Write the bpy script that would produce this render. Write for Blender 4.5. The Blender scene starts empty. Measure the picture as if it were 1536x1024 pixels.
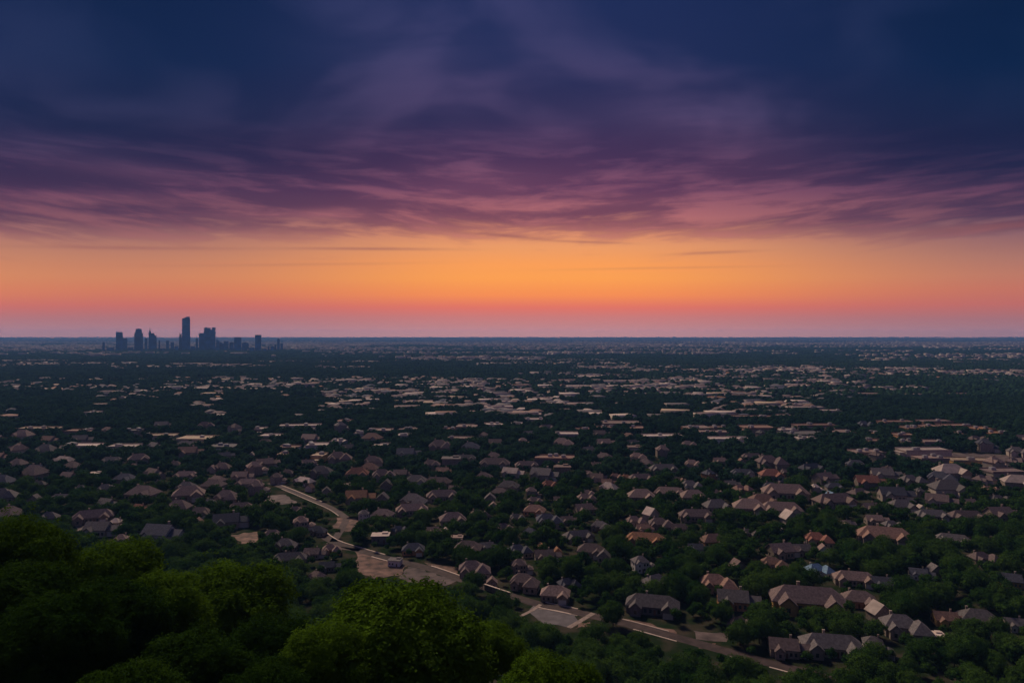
import bpy, math, random
import numpy as np
from math import radians as R_, sin, cos, pi, hypot, atan2, tan

random.seed(7)
RNG = np.random.default_rng(7)
CAM_Z = 95.0
HAZE_D = 1 / 8600.0
F = 1024.0                    # focal length in photo pixels (24 mm on a 36 mm sensor, 1536 px wide)
HOR = 502.0                   # level line; the ground ends 25 km off, a little below it
FAR = 25500.0
sc = bpy.context.scene
COL = sc.collection

def lin(c, m=1.0):
    return tuple((((v / 255) / 12.92) if v / 255 <= 0.04045 else (((v / 255) + 0.055) / 1.055) ** 2.4) * m for v in c)

# ----------------------------------------------------------------------------- materials
def nt(mat):
    mat.use_nodes = True
    t = mat.node_tree
    t.nodes.clear()
    return t

def surf_mat(name, col, rough=0.85, var=0.25, scale=0.6, col2=None, bump=0.0, spec=0.3, big=0.0, bigscale=0.02, metallic=0.0, wave=None):
    m = bpy.data.materials.new(name)
    t = nt(m); N = t.nodes; L = t.links
    out = N.new('ShaderNodeOutputMaterial'); b = N.new('ShaderNodeBsdfPrincipled')
    L.new(b.outputs[0], out.inputs[0])
    b.inputs['Roughness'].default_value = rough
    b.inputs['Specular IOR Level'].default_value = spec
    b.inputs['Metallic'].default_value = metallic
    g = N.new('ShaderNodeNewGeometry')
    no = N.new('ShaderNodeTexNoise'); no.inputs['Scale'].default_value = scale; no.inputs['Detail'].default_value = 5
    L.new(g.outputs['Position'], no.inputs['Vector'])
    r = N.new('ShaderNodeValToRGB')
    c2 = col2 if col2 else tuple(v * (1 + var) for v in col)
    r.color_ramp.elements[0].position = 0.35; r.color_ramp.elements[1].position = 0.65
    r.color_ramp.elements[0].color = (*[v * (1 - var) for v in col], 1)
    r.color_ramp.elements[1].color = (*c2, 1)
    L.new(no.outputs[0], r.inputs[0])
    last = r.outputs[0]
    oi = N.new('ShaderNodeObjectInfo')
    mr = N.new('ShaderNodeMapRange'); mr.inputs[3].default_value = 0.78; mr.inputs[4].default_value = 1.22
    L.new(oi.outputs['Random'], mr.inputs[0])
    mx = N.new('ShaderNodeVectorMath'); mx.operation = 'SCALE'
    L.new(last, mx.inputs[0]); L.new(mr.outputs[0], mx.inputs['Scale']); last = mx.outputs[0]
    if wave:
        br = N.new('ShaderNodeTexBrick'); br.inputs['Scale'].default_value = wave
        br.inputs['Color1'].default_value = (1, 1, 1, 1); br.inputs['Color2'].default_value = (.75, .75, .75, 1); br.inputs['Mortar'].default_value = (.5, .5, .5, 1)
        tc = N.new('ShaderNodeTexCoord'); L.new(tc.outputs['Object'], br.inputs['Vector'])
        mm = N.new('ShaderNodeMix'); mm.data_type = 'RGBA'; mm.blend_type = 'MULTIPLY'; mm.inputs[0].default_value = 0.6
        L.new(last, mm.inputs[6]); L.new(br.outputs[0], mm.inputs[7]); last = mm.outputs[2]
    if big:
        n2 = N.new('ShaderNodeTexNoise'); n2.inputs['Scale'].default_value = bigscale; n2.inputs['Detail'].default_value = 3
        L.new(g.outputs['Position'], n2.inputs['Vector'])
        m2 = N.new('ShaderNodeMapRange'); m2.inputs[1].default_value = .35; m2.inputs[2].default_value = .65
        m2.inputs[3].default_value = 1 - big; m2.inputs[4].default_value = 1 + big
        L.new(n2.outputs[0], m2.inputs[0])
        s2 = N.new('ShaderNodeVectorMath'); s2.operation = 'SCALE'
        L.new(last, s2.inputs[0]); L.new(m2.outputs[0], s2.inputs['Scale']); last = s2.outputs[0]
    L.new(last, b.inputs['Base Color'])
    if bump:
        bp = N.new('ShaderNodeBump'); bp.inputs['Distance'].default_value = bump; bp.inputs['Strength'].default_value = 0.6
        L.new(no.outputs[0], bp.inputs['Height']); L.new(bp.outputs[0], b.inputs['Normal'])
    return m

def leaf_mat(name, ca, cb, scale, trans=0.3, hue_scale=0.06):
    m = bpy.data.materials.new(name)
    t = nt(m); N = t.nodes; L = t.links
    out = N.new('ShaderNodeOutputMaterial')
    g = N.new('ShaderNodeNewGeometry')
    no = N.new('ShaderNodeTexNoise'); no.inputs['Scale'].default_value = scale; no.inputs['Detail'].default_value = 3
    L.new(g.outputs['Position'], no.inputs['Vector'])
    n2 = N.new('ShaderNodeTexNoise'); n2.inputs['Scale'].default_value = hue_scale; n2.inputs['Detail'].default_value = 2
    L.new(g.outputs['Position'], n2.inputs['Vector'])
    oi = N.new('ShaderNodeObjectInfo')
    a1 = N.new('ShaderNodeMath'); a1.operation = 'ADD'; L.new(no.outputs[0], a1.inputs[0]); L.new(n2.outputs[0], a1.inputs[1])
    a2 = N.new('ShaderNodeMath'); a2.operation = 'MULTIPLY_ADD'; L.new(oi.outputs['Random'], a2.inputs[0]); a2.inputs[1].default_value = 0.35; L.new(a1.outputs[0], a2.inputs[2])
    mr = N.new('ShaderNodeMapRange'); mr.inputs[1].default_value = 0.85; mr.inputs[2].default_value = 1.5
    L.new(a2.outputs[0], mr.inputs[0])
    r = N.new('ShaderNodeMix'); r.data_type = 'RGBA'
    r.inputs[6].default_value = (*ca, 1); r.inputs[7].default_value = (*cb, 1)
    L.new(mr.outputs[0], r.inputs[0])
    d = N.new('ShaderNodeBsdfDiffuse'); tr = N.new('ShaderNodeBsdfTranslucent'); mix = N.new('ShaderNodeMixShader')
    mix.inputs[0].default_value = trans
    L.new(r.outputs[2], d.inputs[0]); L.new(r.outputs[2], tr.inputs[0])
    L.new(d.outputs[0], mix.inputs[1]); L.new(tr.outputs[0], mix.inputs[2]); L.new(mix.outputs[0], out.inputs[0])
    return m

ROOF = {
    'm': surf_mat('roof_mauve', (.225, .16, .152), scale=1.4, wave=1.1),
    's': surf_mat('roof_slate', (.105, .105, .135), scale=1.4, wave=1.1),
    'p': surf_mat('roof_pink', (.34, .235, .205), scale=1.4, wave=1.1),
    'g': surf_mat('roof_grey', (.19, .165, .165), scale=1.4, wave=1.1),
    'r': surf_mat('roof_red', (.33, .14, .10), scale=1.4, wave=1.1),
    'n': surf_mat('roof_salmon', (.34, .20, .155), scale=1.4, wave=1.1),
    'o': surf_mat('roof_orange', (.44, .22, .12), scale=1.4, wave=1.1),  # orange-lit look of some roofs, put into the base colour
    'b': surf_mat('roof_blue', (.24, .38, .52), scale=1.4, wave=1.1),
    'w': surf_mat('roof_pale', (.60, .48, .42), scale=0.5, var=.15),
    't': surf_mat('roof_tan', (.50, .37, .26), scale=0.5, var=.2),
}
WALL = {
    'c': surf_mat('wall_cream', (.52, .43, .36), scale=0.8, var=.15),
    't': surf_mat('wall_stone', (.34, .27, .22), scale=1.5, var=.3),
    'o': surf_mat('wall_orange', (.50, .25, .13), scale=1.5, var=.3),  # some walls' orange-lit look is put into this base colour
    'w': surf_mat('wall_white', (.75, .68, .64), scale=0.8, var=.1),
    'd': surf_mat('wall_dark', (.16, .14, .15), scale=0.8, var=.15),
    'y': surf_mat('wall_ochre', (.58, .36, .13), scale=0.8, var=.15),
}
M_GLASS = surf_mat('window_glass', (.03, .035, .045), rough=.15, var=.3, spec=.6)
M_TRIM = surf_mat('pale_trim', (.6, .55, .5), var=.1)
M_UNIT = surf_mat('unit_metal', (.42, .40, .40), var=.2, rough=.5)
M_BARK = surf_mat('bark', (.09, .065, .045), scale=3, var=.4, bump=.05)
M_LEAF_N = leaf_mat('leaf_near', (.045, .098, .008), (.135, .25, .020), 1.1)
M_LEAF_SHADE = leaf_mat('leaf_near_shaded', (.016, .045, .008), (.045, .098, .012), 0.5)  # darker copy of the near leaves: shade of the lower-left trees painted in
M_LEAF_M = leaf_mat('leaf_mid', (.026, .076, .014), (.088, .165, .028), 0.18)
M_LEAF_F = leaf_mat('leaf_far_hazed', (.015, .052, .028), (.056, .120, .050), 0.07, hue_scale=.012)  # bluish tint of distant air put into the far foliage colour
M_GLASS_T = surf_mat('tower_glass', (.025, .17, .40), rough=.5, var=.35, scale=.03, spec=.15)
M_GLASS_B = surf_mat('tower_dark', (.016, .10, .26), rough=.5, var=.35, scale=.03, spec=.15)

# ----------------------------------------------------------------------------- mesh helpers
class MB:
    def __init__(s): s.v = []; s.f = []
    def add(s, vs, fs):
        o = len(s.v); s.v += [tuple(a) for a in vs]; s.f += [tuple(i + o for i in f) for f in fs]
    def box(s, x0, x1, y0, y1, z0, z1):
        s.add([(x0, y0, z0), (x1, y0, z0), (x1, y1, z0), (x0, y1, z0), (x0, y0, z1), (x1, y0, z1), (x1, y1, z1), (x0, y1, z1)],
              [(0, 3, 2, 1), (4, 5, 6, 7), (0, 1, 5, 4), (1, 2, 6, 5), (2, 3, 7, 6), (3, 0, 4, 7)])
    def frustum(s, cx, cy, w0, d0, z0, w1, d1, z1, ox=0, oy=0, zr=None):
        a = [(cx - w0 / 2, cy - d0 / 2, z0), (cx + w0 / 2, cy - d0 / 2, z0), (cx + w0 / 2, cy + d0 / 2, z0), (cx - w0 / 2, cy + d0 / 2, z0)]
        zr = z1 if zr is None else zr
        b = [(cx + ox - w1 / 2, cy + oy - d1 / 2, z1), (cx + ox + w1 / 2, cy + oy - d1 / 2, zr), (cx + ox + w1 / 2, cy + oy + d1 / 2, zr), (cx + ox - w1 / 2, cy + oy + d1 / 2, z1)]
        s.add(a + b, [(0, 3, 2, 1), (4, 5, 6, 7), (0, 1, 5, 4), (1, 2, 6, 5), (2, 3, 7, 6), (3, 0, 4, 7)])
    def prism(s, pts, z0, z1):
        n = len(pts)
        s.add([(x, y, z0) for x, y in pts] + [(x, y, z1) for x, y in pts],
              [tuple(range(n))[::-1], tuple(range(n, 2 * n))] + [(i, (i + 1) % n, n + (i + 1) % n, n + i) for i in range(n)])
    def tube(s, p0, p1, r0, r1, n=8):
        p0 = np.array(p0, float); p1 = np.array(p1, float)
        d = p1 - p0; d /= np.linalg.norm(d) + 1e-9
        a = np.cross(d, (0, 0, 1) if abs(d[2]) < .9 else (1, 0, 0)); a /= np.linalg.norm(a); b = np.cross(d, a)
        vs = []
        for p, r in ((p0, r0), (p1, r1)):
            for i in range(n):
                t = 2 * pi * i / n
                vs.append(tuple(p + r * (cos(t) * a + sin(t) * b)))
        s.add(vs, [tuple(range(n)), tuple(range(n, 2 * n))[::-1]] + [(i, n + i, n + (i + 1) % n, (i + 1) % n) for i in range(n)])
    def mesh(s, name, mat):
        me = bpy.data.meshes.new(name); me.from_pydata(s.v, [], s.f)
        if mat is not None: me.materials.append(mat)
        me.update(); return me

def np_mesh(name, V, nper, mats, mi=None):
    """V: (M*nper, 3) vertices, faces of nper consecutive vertices."""
    me = bpy.data.meshes.new(name)
    n = len(V); m = n // nper
    me.vertices.add(n); me.vertices.foreach_set('co', np.ascontiguousarray(V, dtype=np.float32).ravel())
    me.loops.add(n); me.loops.foreach_set('vertex_index', np.arange(n, dtype=np.int32))
    me.polygons.add(m); me.polygons.foreach_set('loop_start', np.arange(0, n, nper, dtype=np.int32))
    for a in mats: me.materials.append(a)
    if mi is not None: me.polygons.foreach_set('material_index', np.ascontiguousarray(mi, dtype=np.int32))
    me.update(calc_edges=True)
    return me

def idx_mesh(name, V, Fq, mats, mi=None):
    me = bpy.data.meshes.new(name)
    k = Fq.shape[1]; m = len(Fq)
    me.vertices.add(len(V)); me.vertices.foreach_set('co', np.ascontiguousarray(V, dtype=np.float32).ravel())
    me.loops.add(m * k); me.loops.foreach_set('vertex_index', np.ascontiguousarray(Fq, dtype=np.int32).ravel())
    me.polygons.add(m); me.polygons.foreach_set('loop_start', np.arange(0, m * k, k, dtype=np.int32))
    for a in mats: me.materials.append(a)
    if mi is not None: me.polygons.foreach_set('material_index', np.ascontiguousarray(mi, dtype=np.int32))
    me.update(calc_edges=True)
    return me

def link(name, data, parent=None, loc=(0, 0, 0), rz=0, sc_=1.0, **props):
    o = bpy.data.objects.new(name, data)
    COL.objects.link(o)
    o.location = loc; o.rotation_euler = (0, 0, rz)
    o.scale = (sc_, sc_, sc_) if not isinstance(sc_, tuple) else sc_
    if parent is not None: o.parent = parent
    for k, v in props.items():
        if v is not None: o[k] = v
    return o

# ----------------------------------------------------------------------------- terrain
TOE = [(-60, 340), (-37, 335), (-27, 302), (-17, 262), (-8, 238), (4, 202), (13, 184), (23, 172), (37, 165), (60, 165)]
def toe(az):
    if isinstance(az, np.ndarray):
        return np.interp(az, [a for a, b in TOE], [b for a, b in TOE])
    return float(np.interp(az, [a for a, b in TOE], [b for a, b in TOE]))
def gz(x, y):
    x = np.asarray(x, float); y = np.asarray(y, float)
    d = np.hypot(x, y); az = np.degrees(np.arctan2(x, y))
    back = np.abs(az) > 60
    T = np.where(back, np.interp(np.abs(az), [60, 180], [260, 600]), np.interp(az, [a for a, b in TOE], [b for a, b in TOE]))
    u = np.clip(1 - d / T, 0, 1)
    z = 88 * u ** 1.5
    z += 7 * np.exp(-((az + 38) / 14) ** 2) * np.exp(-((d - 55) / 35) ** 2)
    return z

def pt(px, py, z=0.0):
    """ground point seen at photo pixel (px, py) at height z."""
    Y = (CAM_Z - z) * F / (py - HOR)
    return ((px - 768) / F * Y, Y)
def proj(x, y, z):
    return 768 + x / y * F, HOR + (CAM_Z - z) / y * F

# ground sheet
def build_ground():
    rad = [0.0] + list(np.geomspace(4, 700, 90)) + list(np.geomspace(760, FAR - 300, 60))
    nseg = 240
    V = [(0, 0, float(gz(0.0, 0.01)))]
    for r in rad[1:]:
        a = np.linspace(-pi, pi, nseg, endpoint=False)
        x = r * np.sin(a); y = r * np.cos(a); z = gz(x, y)
        V += list(zip(x, y, z))
    Fq = []
    Ft = [(0, 1 + i, 1 + (i + 1) % nseg) for i in range(nseg)]
    for k in range(len(rad) - 2):
        a0 = 1 + k * nseg; b0 = a0 + nseg
        for i in range(nseg):
            j = (i + 1) % nseg
            Fq.append((a0 + i, b0 + i, b0 + j, a0 + j))
    me = bpy.data.meshes.new('ground'); me.from_pydata(V, [], [t[::-1] for t in Ft] + [q[::-1] for q in Fq])
    # material: soil and dry grass near, woodland / paving mosaic far away
    m = bpy.data.materials.new('ground_soil')
    t = nt(m); N = t.nodes; L = t.links
    out = N.new('ShaderNodeOutputMaterial'); b = N.new('ShaderNodeBsdfDiffuse'); L.new(b.outputs[0], out.inputs[0])
    g = N.new('ShaderNodeNewGeometry')
    def noise(s, det=4, rough=.55):
        n = N.new('ShaderNodeTexNoise'); n.inputs['Scale'].default_value = s; n.inputs['Detail'].default_value = det; n.inputs['Roughness'].default_value = rough
        L.new(g.outputs['Position'], n.inputs['Vector']); return n.outputs[0]
    def mrange(v, a, b_, c=0, d=1):
        n = N.new('ShaderNodeMapRange'); n.interpolation_type = 'SMOOTHSTEP'
        for i, x in enumerate((a, b_, c, d)): n.inputs[i + 1].default_value = x
        L.new(v, n.inputs[0]); return n.outputs[0]
    def mix(f, a, b_):
        n = N.new('ShaderNodeMix'); n.data_type = 'RGBA'
        if isinstance(f, float): n.inputs[0].default_value = f
        else: L.new(f, n.inputs[0])
        for i, c in ((6, a), (7, b_)):
            if isinstance(c, tuple): n.inputs[i].default_value = (*c, 1)
            else: L.new(c, n.inputs[i])
        return n.outputs[2]
    soil = mix(mrange(noise(.12), .4, .68), (.020, .036, .014), (.075, .062, .045))
    far = mix(mrange(noise(.0011, 6, .62), .53, .66), (.014, .030, .030), (.12, .085, .08))
    far2 = mix(mrange(noise(.0045, 5, .6), .60, .70), far, (.26, .19, .17))
    sep = N.new('ShaderNodeVectorMath'); sep.operation = 'LENGTH'; L.new(g.outputs['Position'], sep.inputs[0])
    c = mix(mrange(sep.outputs['Value'], 900, 2600), soil, far2)
    L.new(c, b.inputs[0])
    me.materials.append(m); me.update()
    for p in me.polygons: p.use_smooth = True
    link('ground', me, kind='structure')
build_ground()

# ----------------------------------------------------------------------------- protected picture map (what the photo shows unhidden by trees)
PROT = np.zeros((1100, 1536), np.float32)      # distance of the thing that shows there
def protect(x0, x1, y0, y1, D):
    x0, x1 = int(max(0, x0)), int(min(1536, x1)); y0, y1 = int(max(0, y0)), int(min(1099, y1))
    if x1 > x0 and y1 > y0:
        PROT[y0:y1, x0:x1] = np.maximum(PROT[y0:y1, x0:x1], D)
FOOT = []            # (x, y, radius) footprints trees keep off

# ----------------------------------------------------------------------------- roads and lots
M_ASPH = surf_mat('asphalt', (.092, .062, .058), scale=.4, var=.25, big=.2, bigscale=.05)
M_CONC = surf_mat('kerb_concrete', (.78, .60, .50), scale=.8, var=.15)
M_DIRT = surf_mat('bare_dirt', (.13, .08, .065), scale=.25, var=.4, col2=(.27, .155, .12), big=.3, bigscale=.05)
M_PAVE = surf_mat('paving', (.105, .078, .078), scale=.22, var=.35, col2=(.18, .13, .12), big=.25, bigscale=.06)

def ribbon(pts, half, off=0.0, z=0.03, thick=0.0):
    """sheet (or raised strip) along a polyline, resampled."""
    P = [np.array(p, float) for p in pts]
    Q = []
    n = len(P)
    for i in range(n - 1):                    # Catmull-Rom
        p0 = P[max(i - 1, 0)]; p1 = P[i]; p2 = P[i + 1]; p3 = P[min(i + 2, n - 1)]
        for s in np.linspace(0, 1, 8, endpoint=False):
            Q.append(.5 * ((2 * p1) + (-p0 + p2) * s + (2 * p0 - 5 * p1 + 4 * p2 - p3) * s * s + (-p0 + 3 * p1 - 3 * p2 + p3) * s ** 3))
    Q.append(P[-1])
    L_, R2 = [], []
    for i, q in enumerate(Q):
        d = Q[min(i + 1, len(Q) - 1)] - Q[max(i - 1, 0)]; d /= np.linalg.norm(d) + 1e-9
        nrm = np.array((-d[1], d[0]))
        L_.append(q + nrm * (off + half)); R2.append(q + nrm * (off - half))
    V = []; Fs = []
    for a, b in zip(L_, R2):
        za = float(gz(*a)); zb = float(gz(*b))
        V += [(a[0], a[1], za + z), (b[0], b[1], zb + z)]
        if thick: V += [(a[0], a[1], za - .1), (b[0], b[1], zb - .1)]
    k = 4 if thick else 2
    for i in range(len(Q) - 1):
        a = i * k; b = a + k
        Fs.append((a, b, b + 1, a + 1)[::-1])
        if thick:
            Fs += [(a, a + 2, b + 2, b), (a + 1, b + 1, b + 3, a + 3)]
    return V, Fs, Q
S_K = .26
def dense(P):
    P = [np.array(p, float) for p in P]; Q = []; n = len(P)
    for i in range(n - 1):
        p0 = P[max(i - 1, 0)]; p1 = P[i]; p2 = P[i + 1]; p3 = P[min(i + 2, n - 1)]
        for s in np.linspace(0, 1, 8, endpoint=False):
            Q.append(.5 * ((2 * p1) + (-p0 + p2) * s + (2 * p0 - 5 * p1 + 4 * p2 - p3) * s * s + (-p0 + 3 * p1 - 3 * p2 + p3) * s ** 3))
    return Q + [P[-1]]
def road(px_pts, half, name='road', mat=None, kerbs=True, clear=.4, show=((0, 1536),), kerb_show=((1, 0, 1536), (-1, 0, 1536))):
    pts = [pt(*p) for p in px_pts]
    V, Fs, Q = ribbon(pts, half)
    me = bpy.data.meshes.new(name); me.from_pydata([(a, b, c + (.02 if mat else 0)) for a, b, c in V], [], Fs); me.materials.append(mat or M_ASPH); me.update()
    link(name, me, kind='structure')
    if kerbs:
        for s, ka, kb in kerb_show:
            sel = [pt(*p) for p in dense(px_pts) if ka <= p[0] <= kb]
            if len(sel) < 2: continue
            V, Fs, _ = ribbon(sel, S_K, s * (half + S_K), z=.15, thick=1)
            me = bpy.data.meshes.new('kerb'); me.from_pydata(V, [], Fs); me.materials.append(M_CONC); me.update()
            link('kerb', me, kind='structure')
    for q in Q:
        FOOT.append((q[0], q[1], half + clear))
        if q[1] > 100 and any(u <= proj(q[0], q[1], 0)[0] <= v for u, v in show):
            a, b = proj(q[0], q[1], 0)
            wpx = (half + 1.5) / q[1] * F
            protect(a - wpx - 3, a + wpx + 3, b - 3, b + 1, q[1])
    # points between samples
    for q0, q1 in zip(Q[:-1], Q[1:]):
        for s in (.25, .5, .75):
            q = q0 * (1 - s) + q1 * s; FOOT.append((q[0], q[1], half + clear))
            a, b = proj(q[0], q[1], 0); wpx = (half + 1.5) / q[1] * F
            if any(u <= a <= v for u, v in show): protect(a - wpx - 2, a + wpx + 2, b - 3, b + 1, q[1])
    return pts
MAIN = [(478, 797), (500, 812), (540, 825), (590, 839), (640, 851), (690, 868), (748, 887), (806, 905), (862, 917), (935, 934), (1020, 957), (1110, 982), (1185, 1002), (1260, 1022)]
road(MAIN, 2.4, kerb_show=((1, 474, 575), (1, 636, 692), (1, 809, 864), (1, 908, 1008), (-1, 560, 600), (-1, 808, 866), (-1, 955, 1022), (-1, 1090, 1112), (-1, 1155, 1185)), clear=-.3, show=((478, 590), (638, 690), (811, 864), (915, 1020), (1092, 1110), (1128, 1138), (1157, 1182)))
road([(404, 724), (432, 734), (470, 750), (500, 763), (520, 777)], 2.0, kerb_show=((1, 404, 480), (-1, 425, 516)))
road([(520, 777), (514, 790), (500, 812)], 1.8, kerbs=False, clear=-1.5, show=())
M_WALK = surf_mat('worn_walk', (.36, .27, .23), scale=.8, var=.25)
road([(466, 832), (485, 825), (503, 821), (540, 825)], 1.6, name='driveway', kerbs=False)
road([(890, 919), (872, 930), (853, 941)], .9, name='path', kerbs=False, mat=M_WALK)
road([(811, 906), (798, 915), (780, 924)], .7, name='path', kerbs=False, mat=M_WALK)
road([(808, 913), (835, 915), (866, 923)], .3, name='path', kerbs=False, mat=M_WALK)
M_LOT = surf_mat('lot_asphalt', (.15, .13, .135), scale=.3, var=.2, big=.2, bigscale=.08)
def lot(name, px, mat, z=0.02, prot=True):
    P = [pt(*p) for p in px]
    gg = random.Random(int(px[0][0])); P2 = []
    for a, b in zip(P, P[1:] + P[:1]):
        n = max(2, int(hypot(b[0] - a[0], b[1] - a[1]) / 2.5))
        for i in range(n):
            j = .9 if i else 0; P2.append((a[0] + (b[0] - a[0]) * i / n + gg.uniform(-j, j), a[1] + (b[1] - a[1]) * i / n + gg.uniform(-j, j) * 1.6))
    P = P2
    me = bpy.data.meshes.new(name); me.from_pydata([(x, y, float(gz(x, y)) + z) for x, y in P], [], [tuple(range(len(P)))[::-1]])
    me.materials.append(mat); me.update(); link(name, me, kind='structure')
    if prot:
        xs = [p[0] for p in px]; ys = [p[1] for p in px]
        for y in range(int(min(ys)), int(max(ys)) + 1):      # scan conversion
            cr = []
            for (xa, ya), (xb, yb) in zip(px, px[1:] + px[:1]):
                if (ya <= y < yb) or (yb <= y < ya): cr.append(xa + (y - ya) / (yb - ya) * (xb - xa))
            cr.sort()
            for a, b in zip(cr[::2], cr[1::2]):
                D = CAM_Z * F / (y - HOR); y < max(ys) - 4 and protect(a, b, y, y + 1, D)
                for xx in np.arange(a + 4, b - 4, 11):
                    q = pt(xx, y); FOOT.append((q[0], q[1], 2.4))
lot('dirt_lot', [(532, 826), (575, 838), (612, 848), (600, 862), (560, 868), (536, 856)], M_DIRT)
lot('paved_lot', [(612, 849), (690, 869), (668, 878), (625, 878), (598, 866)], M_PAVE)
lot('dirt_lot', [(636, 843), (690, 852), (686, 860), (650, 852)], M_DIRT)
lot('parking_lot', [(800, 908), (862, 922), (868, 932), (850, 940), (812, 934), (796, 920)], M_LOT)
lot('dirt_lot', [(868, 932), (885, 932), (882, 940), (862, 943)], M_DIRT)
lot('dirt_lot', [(1052, 962), (1074, 964), (1068, 976), (1048, 972)], M_DIRT)
lot('paved_lot', [(1040, 945), (1092, 950), (1090, 962), (1044, 958)], M_PAVE)
lot('dirt_lot', [(920, 923), (1010, 943), (1015, 950), (930, 930)], M_DIRT)
lot('dirt_lot', [(1150, 972), (1180, 974), (1176, 984), (1154, 982)], M_DIRT)
lot('paved_lot', [(384, 745), (425, 741), (452, 757), (404, 755)], M_PAVE)
lot('paved_lot', [(505, 776), (535, 776), (534, 798), (500, 792)], M_DIRT)
lot('paved_lot', [(345, 802), (386, 797), (387, 812), (362, 815)], M_DIRT)
lot('paved_lot', [(1340, 676), (1480, 680), (1536, 684), (1536, 697), (1420, 696), (1345, 684)], M_PAVE)
lot('paved_lot', [(110, 787), (170, 787), (175, 800), (120, 800)], M_PAVE)

# ----------------------------------------------------------------------------- houses
def hip(w, x0, x1, y0, y1, z, pitch=.5, oh=.55):
    x0 -= oh; x1 += oh; y0 -= oh; y1 += oh
    W = x1 - x0; D = y1 - y0; f = .22
    if W >= D:
        h = D / 2 * pitch; rd = [(x0 + D / 2 * .95, (y0 + y1) / 2, z + f + h), (x1 - D / 2 * .95, (y0 + y1) / 2, z + f + h)]
    else:
        h = W / 2 * pitch; rd = [((x0 + x1) / 2, y0 + W / 2 * .95, z + f + h), ((x0 + x1) / 2, y1 - W / 2 * .95, z + f + h)]
    b = [(x0, y0), (x1, y0), (x1, y1), (x0, y1)]
    V = [(x, y, z) for x, y in b] + [(x, y, z + f) for x, y in b] + rd
    Fs = [(0, 3, 2, 1), (0, 1, 5, 4), (1, 2, 6, 5), (2, 3, 7, 6), (3, 0, 4, 7)]
    Fs += [(4, 5, 9, 8), (5, 6, 9), (6, 7, 8, 9), (7, 4, 8)] if W >= D else [(4, 5, 8), (5, 6, 9, 8), (6, 7, 9), (7, 4, 8, 9)]
    w.add(V, Fs)
def gable(w, wl, x0, x1, y0, y1, z, axis='x', pitch=.55, oh=.5):
    """roof solid plus the wall triangles under it"""
    X0, X1, Y0, Y1 = x0, x1, y0, y1
    x0 -= oh; x1 += oh; y0 -= oh; y1 += oh; f = .22
    if axis == 'x':
        h = (y1 - y0) / 2 * pitch; cy = (y0 + y1) / 2
        for s, (ya, za, yb, zb) in enumerate(((y0, z, cy, z + h), (y1, z, cy, z + h))):
            V = [(x0, ya, za), (x1, ya, za), (x1, yb, zb), (x0, yb, zb), (x0, ya, za + f), (x1, ya, za + f), (x1, yb, zb + f), (x0, yb, zb + f)]
            w.add(V, [(0, 3, 2, 1), (4, 5, 6, 7), (0, 1, 5, 4), (1, 2, 6, 5), (2, 3, 7, 6), (3, 0, 4, 7)])
        hh = (Y1 - Y0) / 2 * pitch
        wl.add([(X0, Y0, z), (X0, Y1, z), (X0, cy, z + hh), (X1, Y0, z), (X1, Y1, z), (X1, cy, z + hh)], [(0, 2, 1), (3, 4, 5), (0, 3, 5, 2), (1, 2, 5, 4)])
    else:
        h = (x1 - x0) / 2 * pitch; cx = (x0 + x1) / 2
        for xa in (x0, x1):
            V = [(xa, y0, z), (xa, y1, z), (cx, y1, z + h), (cx, y0, z + h), (xa, y0, z + f), (xa, y1, z + f), (cx, y1, z + h + f), (cx, y0, z + h + f)]
            w.add(V, [(0, 3, 2, 1), (4, 5, 6, 7), (0, 1, 5, 4), (1, 2, 6, 5), (2, 3, 7, 6), (3, 0, 4, 7)])
        hh = (X1 - X0) / 2 * pitch
        wl.add([(X0, Y0, z), (X1, Y0, z), (cx, Y0, z + hh), (X0, Y1, z), (X1, Y1, z), (cx, Y1, z + hh)], [(0, 1, 2), (3, 5, 4), (0, 2, 5, 3), (1, 4, 5, 2)])

def mk_pieces():
    P = {}
    w = MB(); w.box(-.65, .65, -.05, .06, -.7, .7); P['window'] = w.mesh('window', M_GLASS)
    w = MB(); w.box(-.55, .55, -.05, .06, 0, 2.1); P['door'] = w.mesh('door', surf_mat('door_paint', (.16, .08, .05)))
    w = MB(); w.box(-2.4, 2.4, -.05, .07, 0, 2.3); P['garage_door'] = w.mesh('garage_door', M_TRIM)
    w = MB(); w.box(-.5, .5, -.4, .4, 0, 2.4); w.box(-.6, .6, -.5, .5, 2.403, 2.6); P['chimney'] = w.mesh('chimney', WALL['t'])
    return P
PIECE = mk_pieces()

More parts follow.
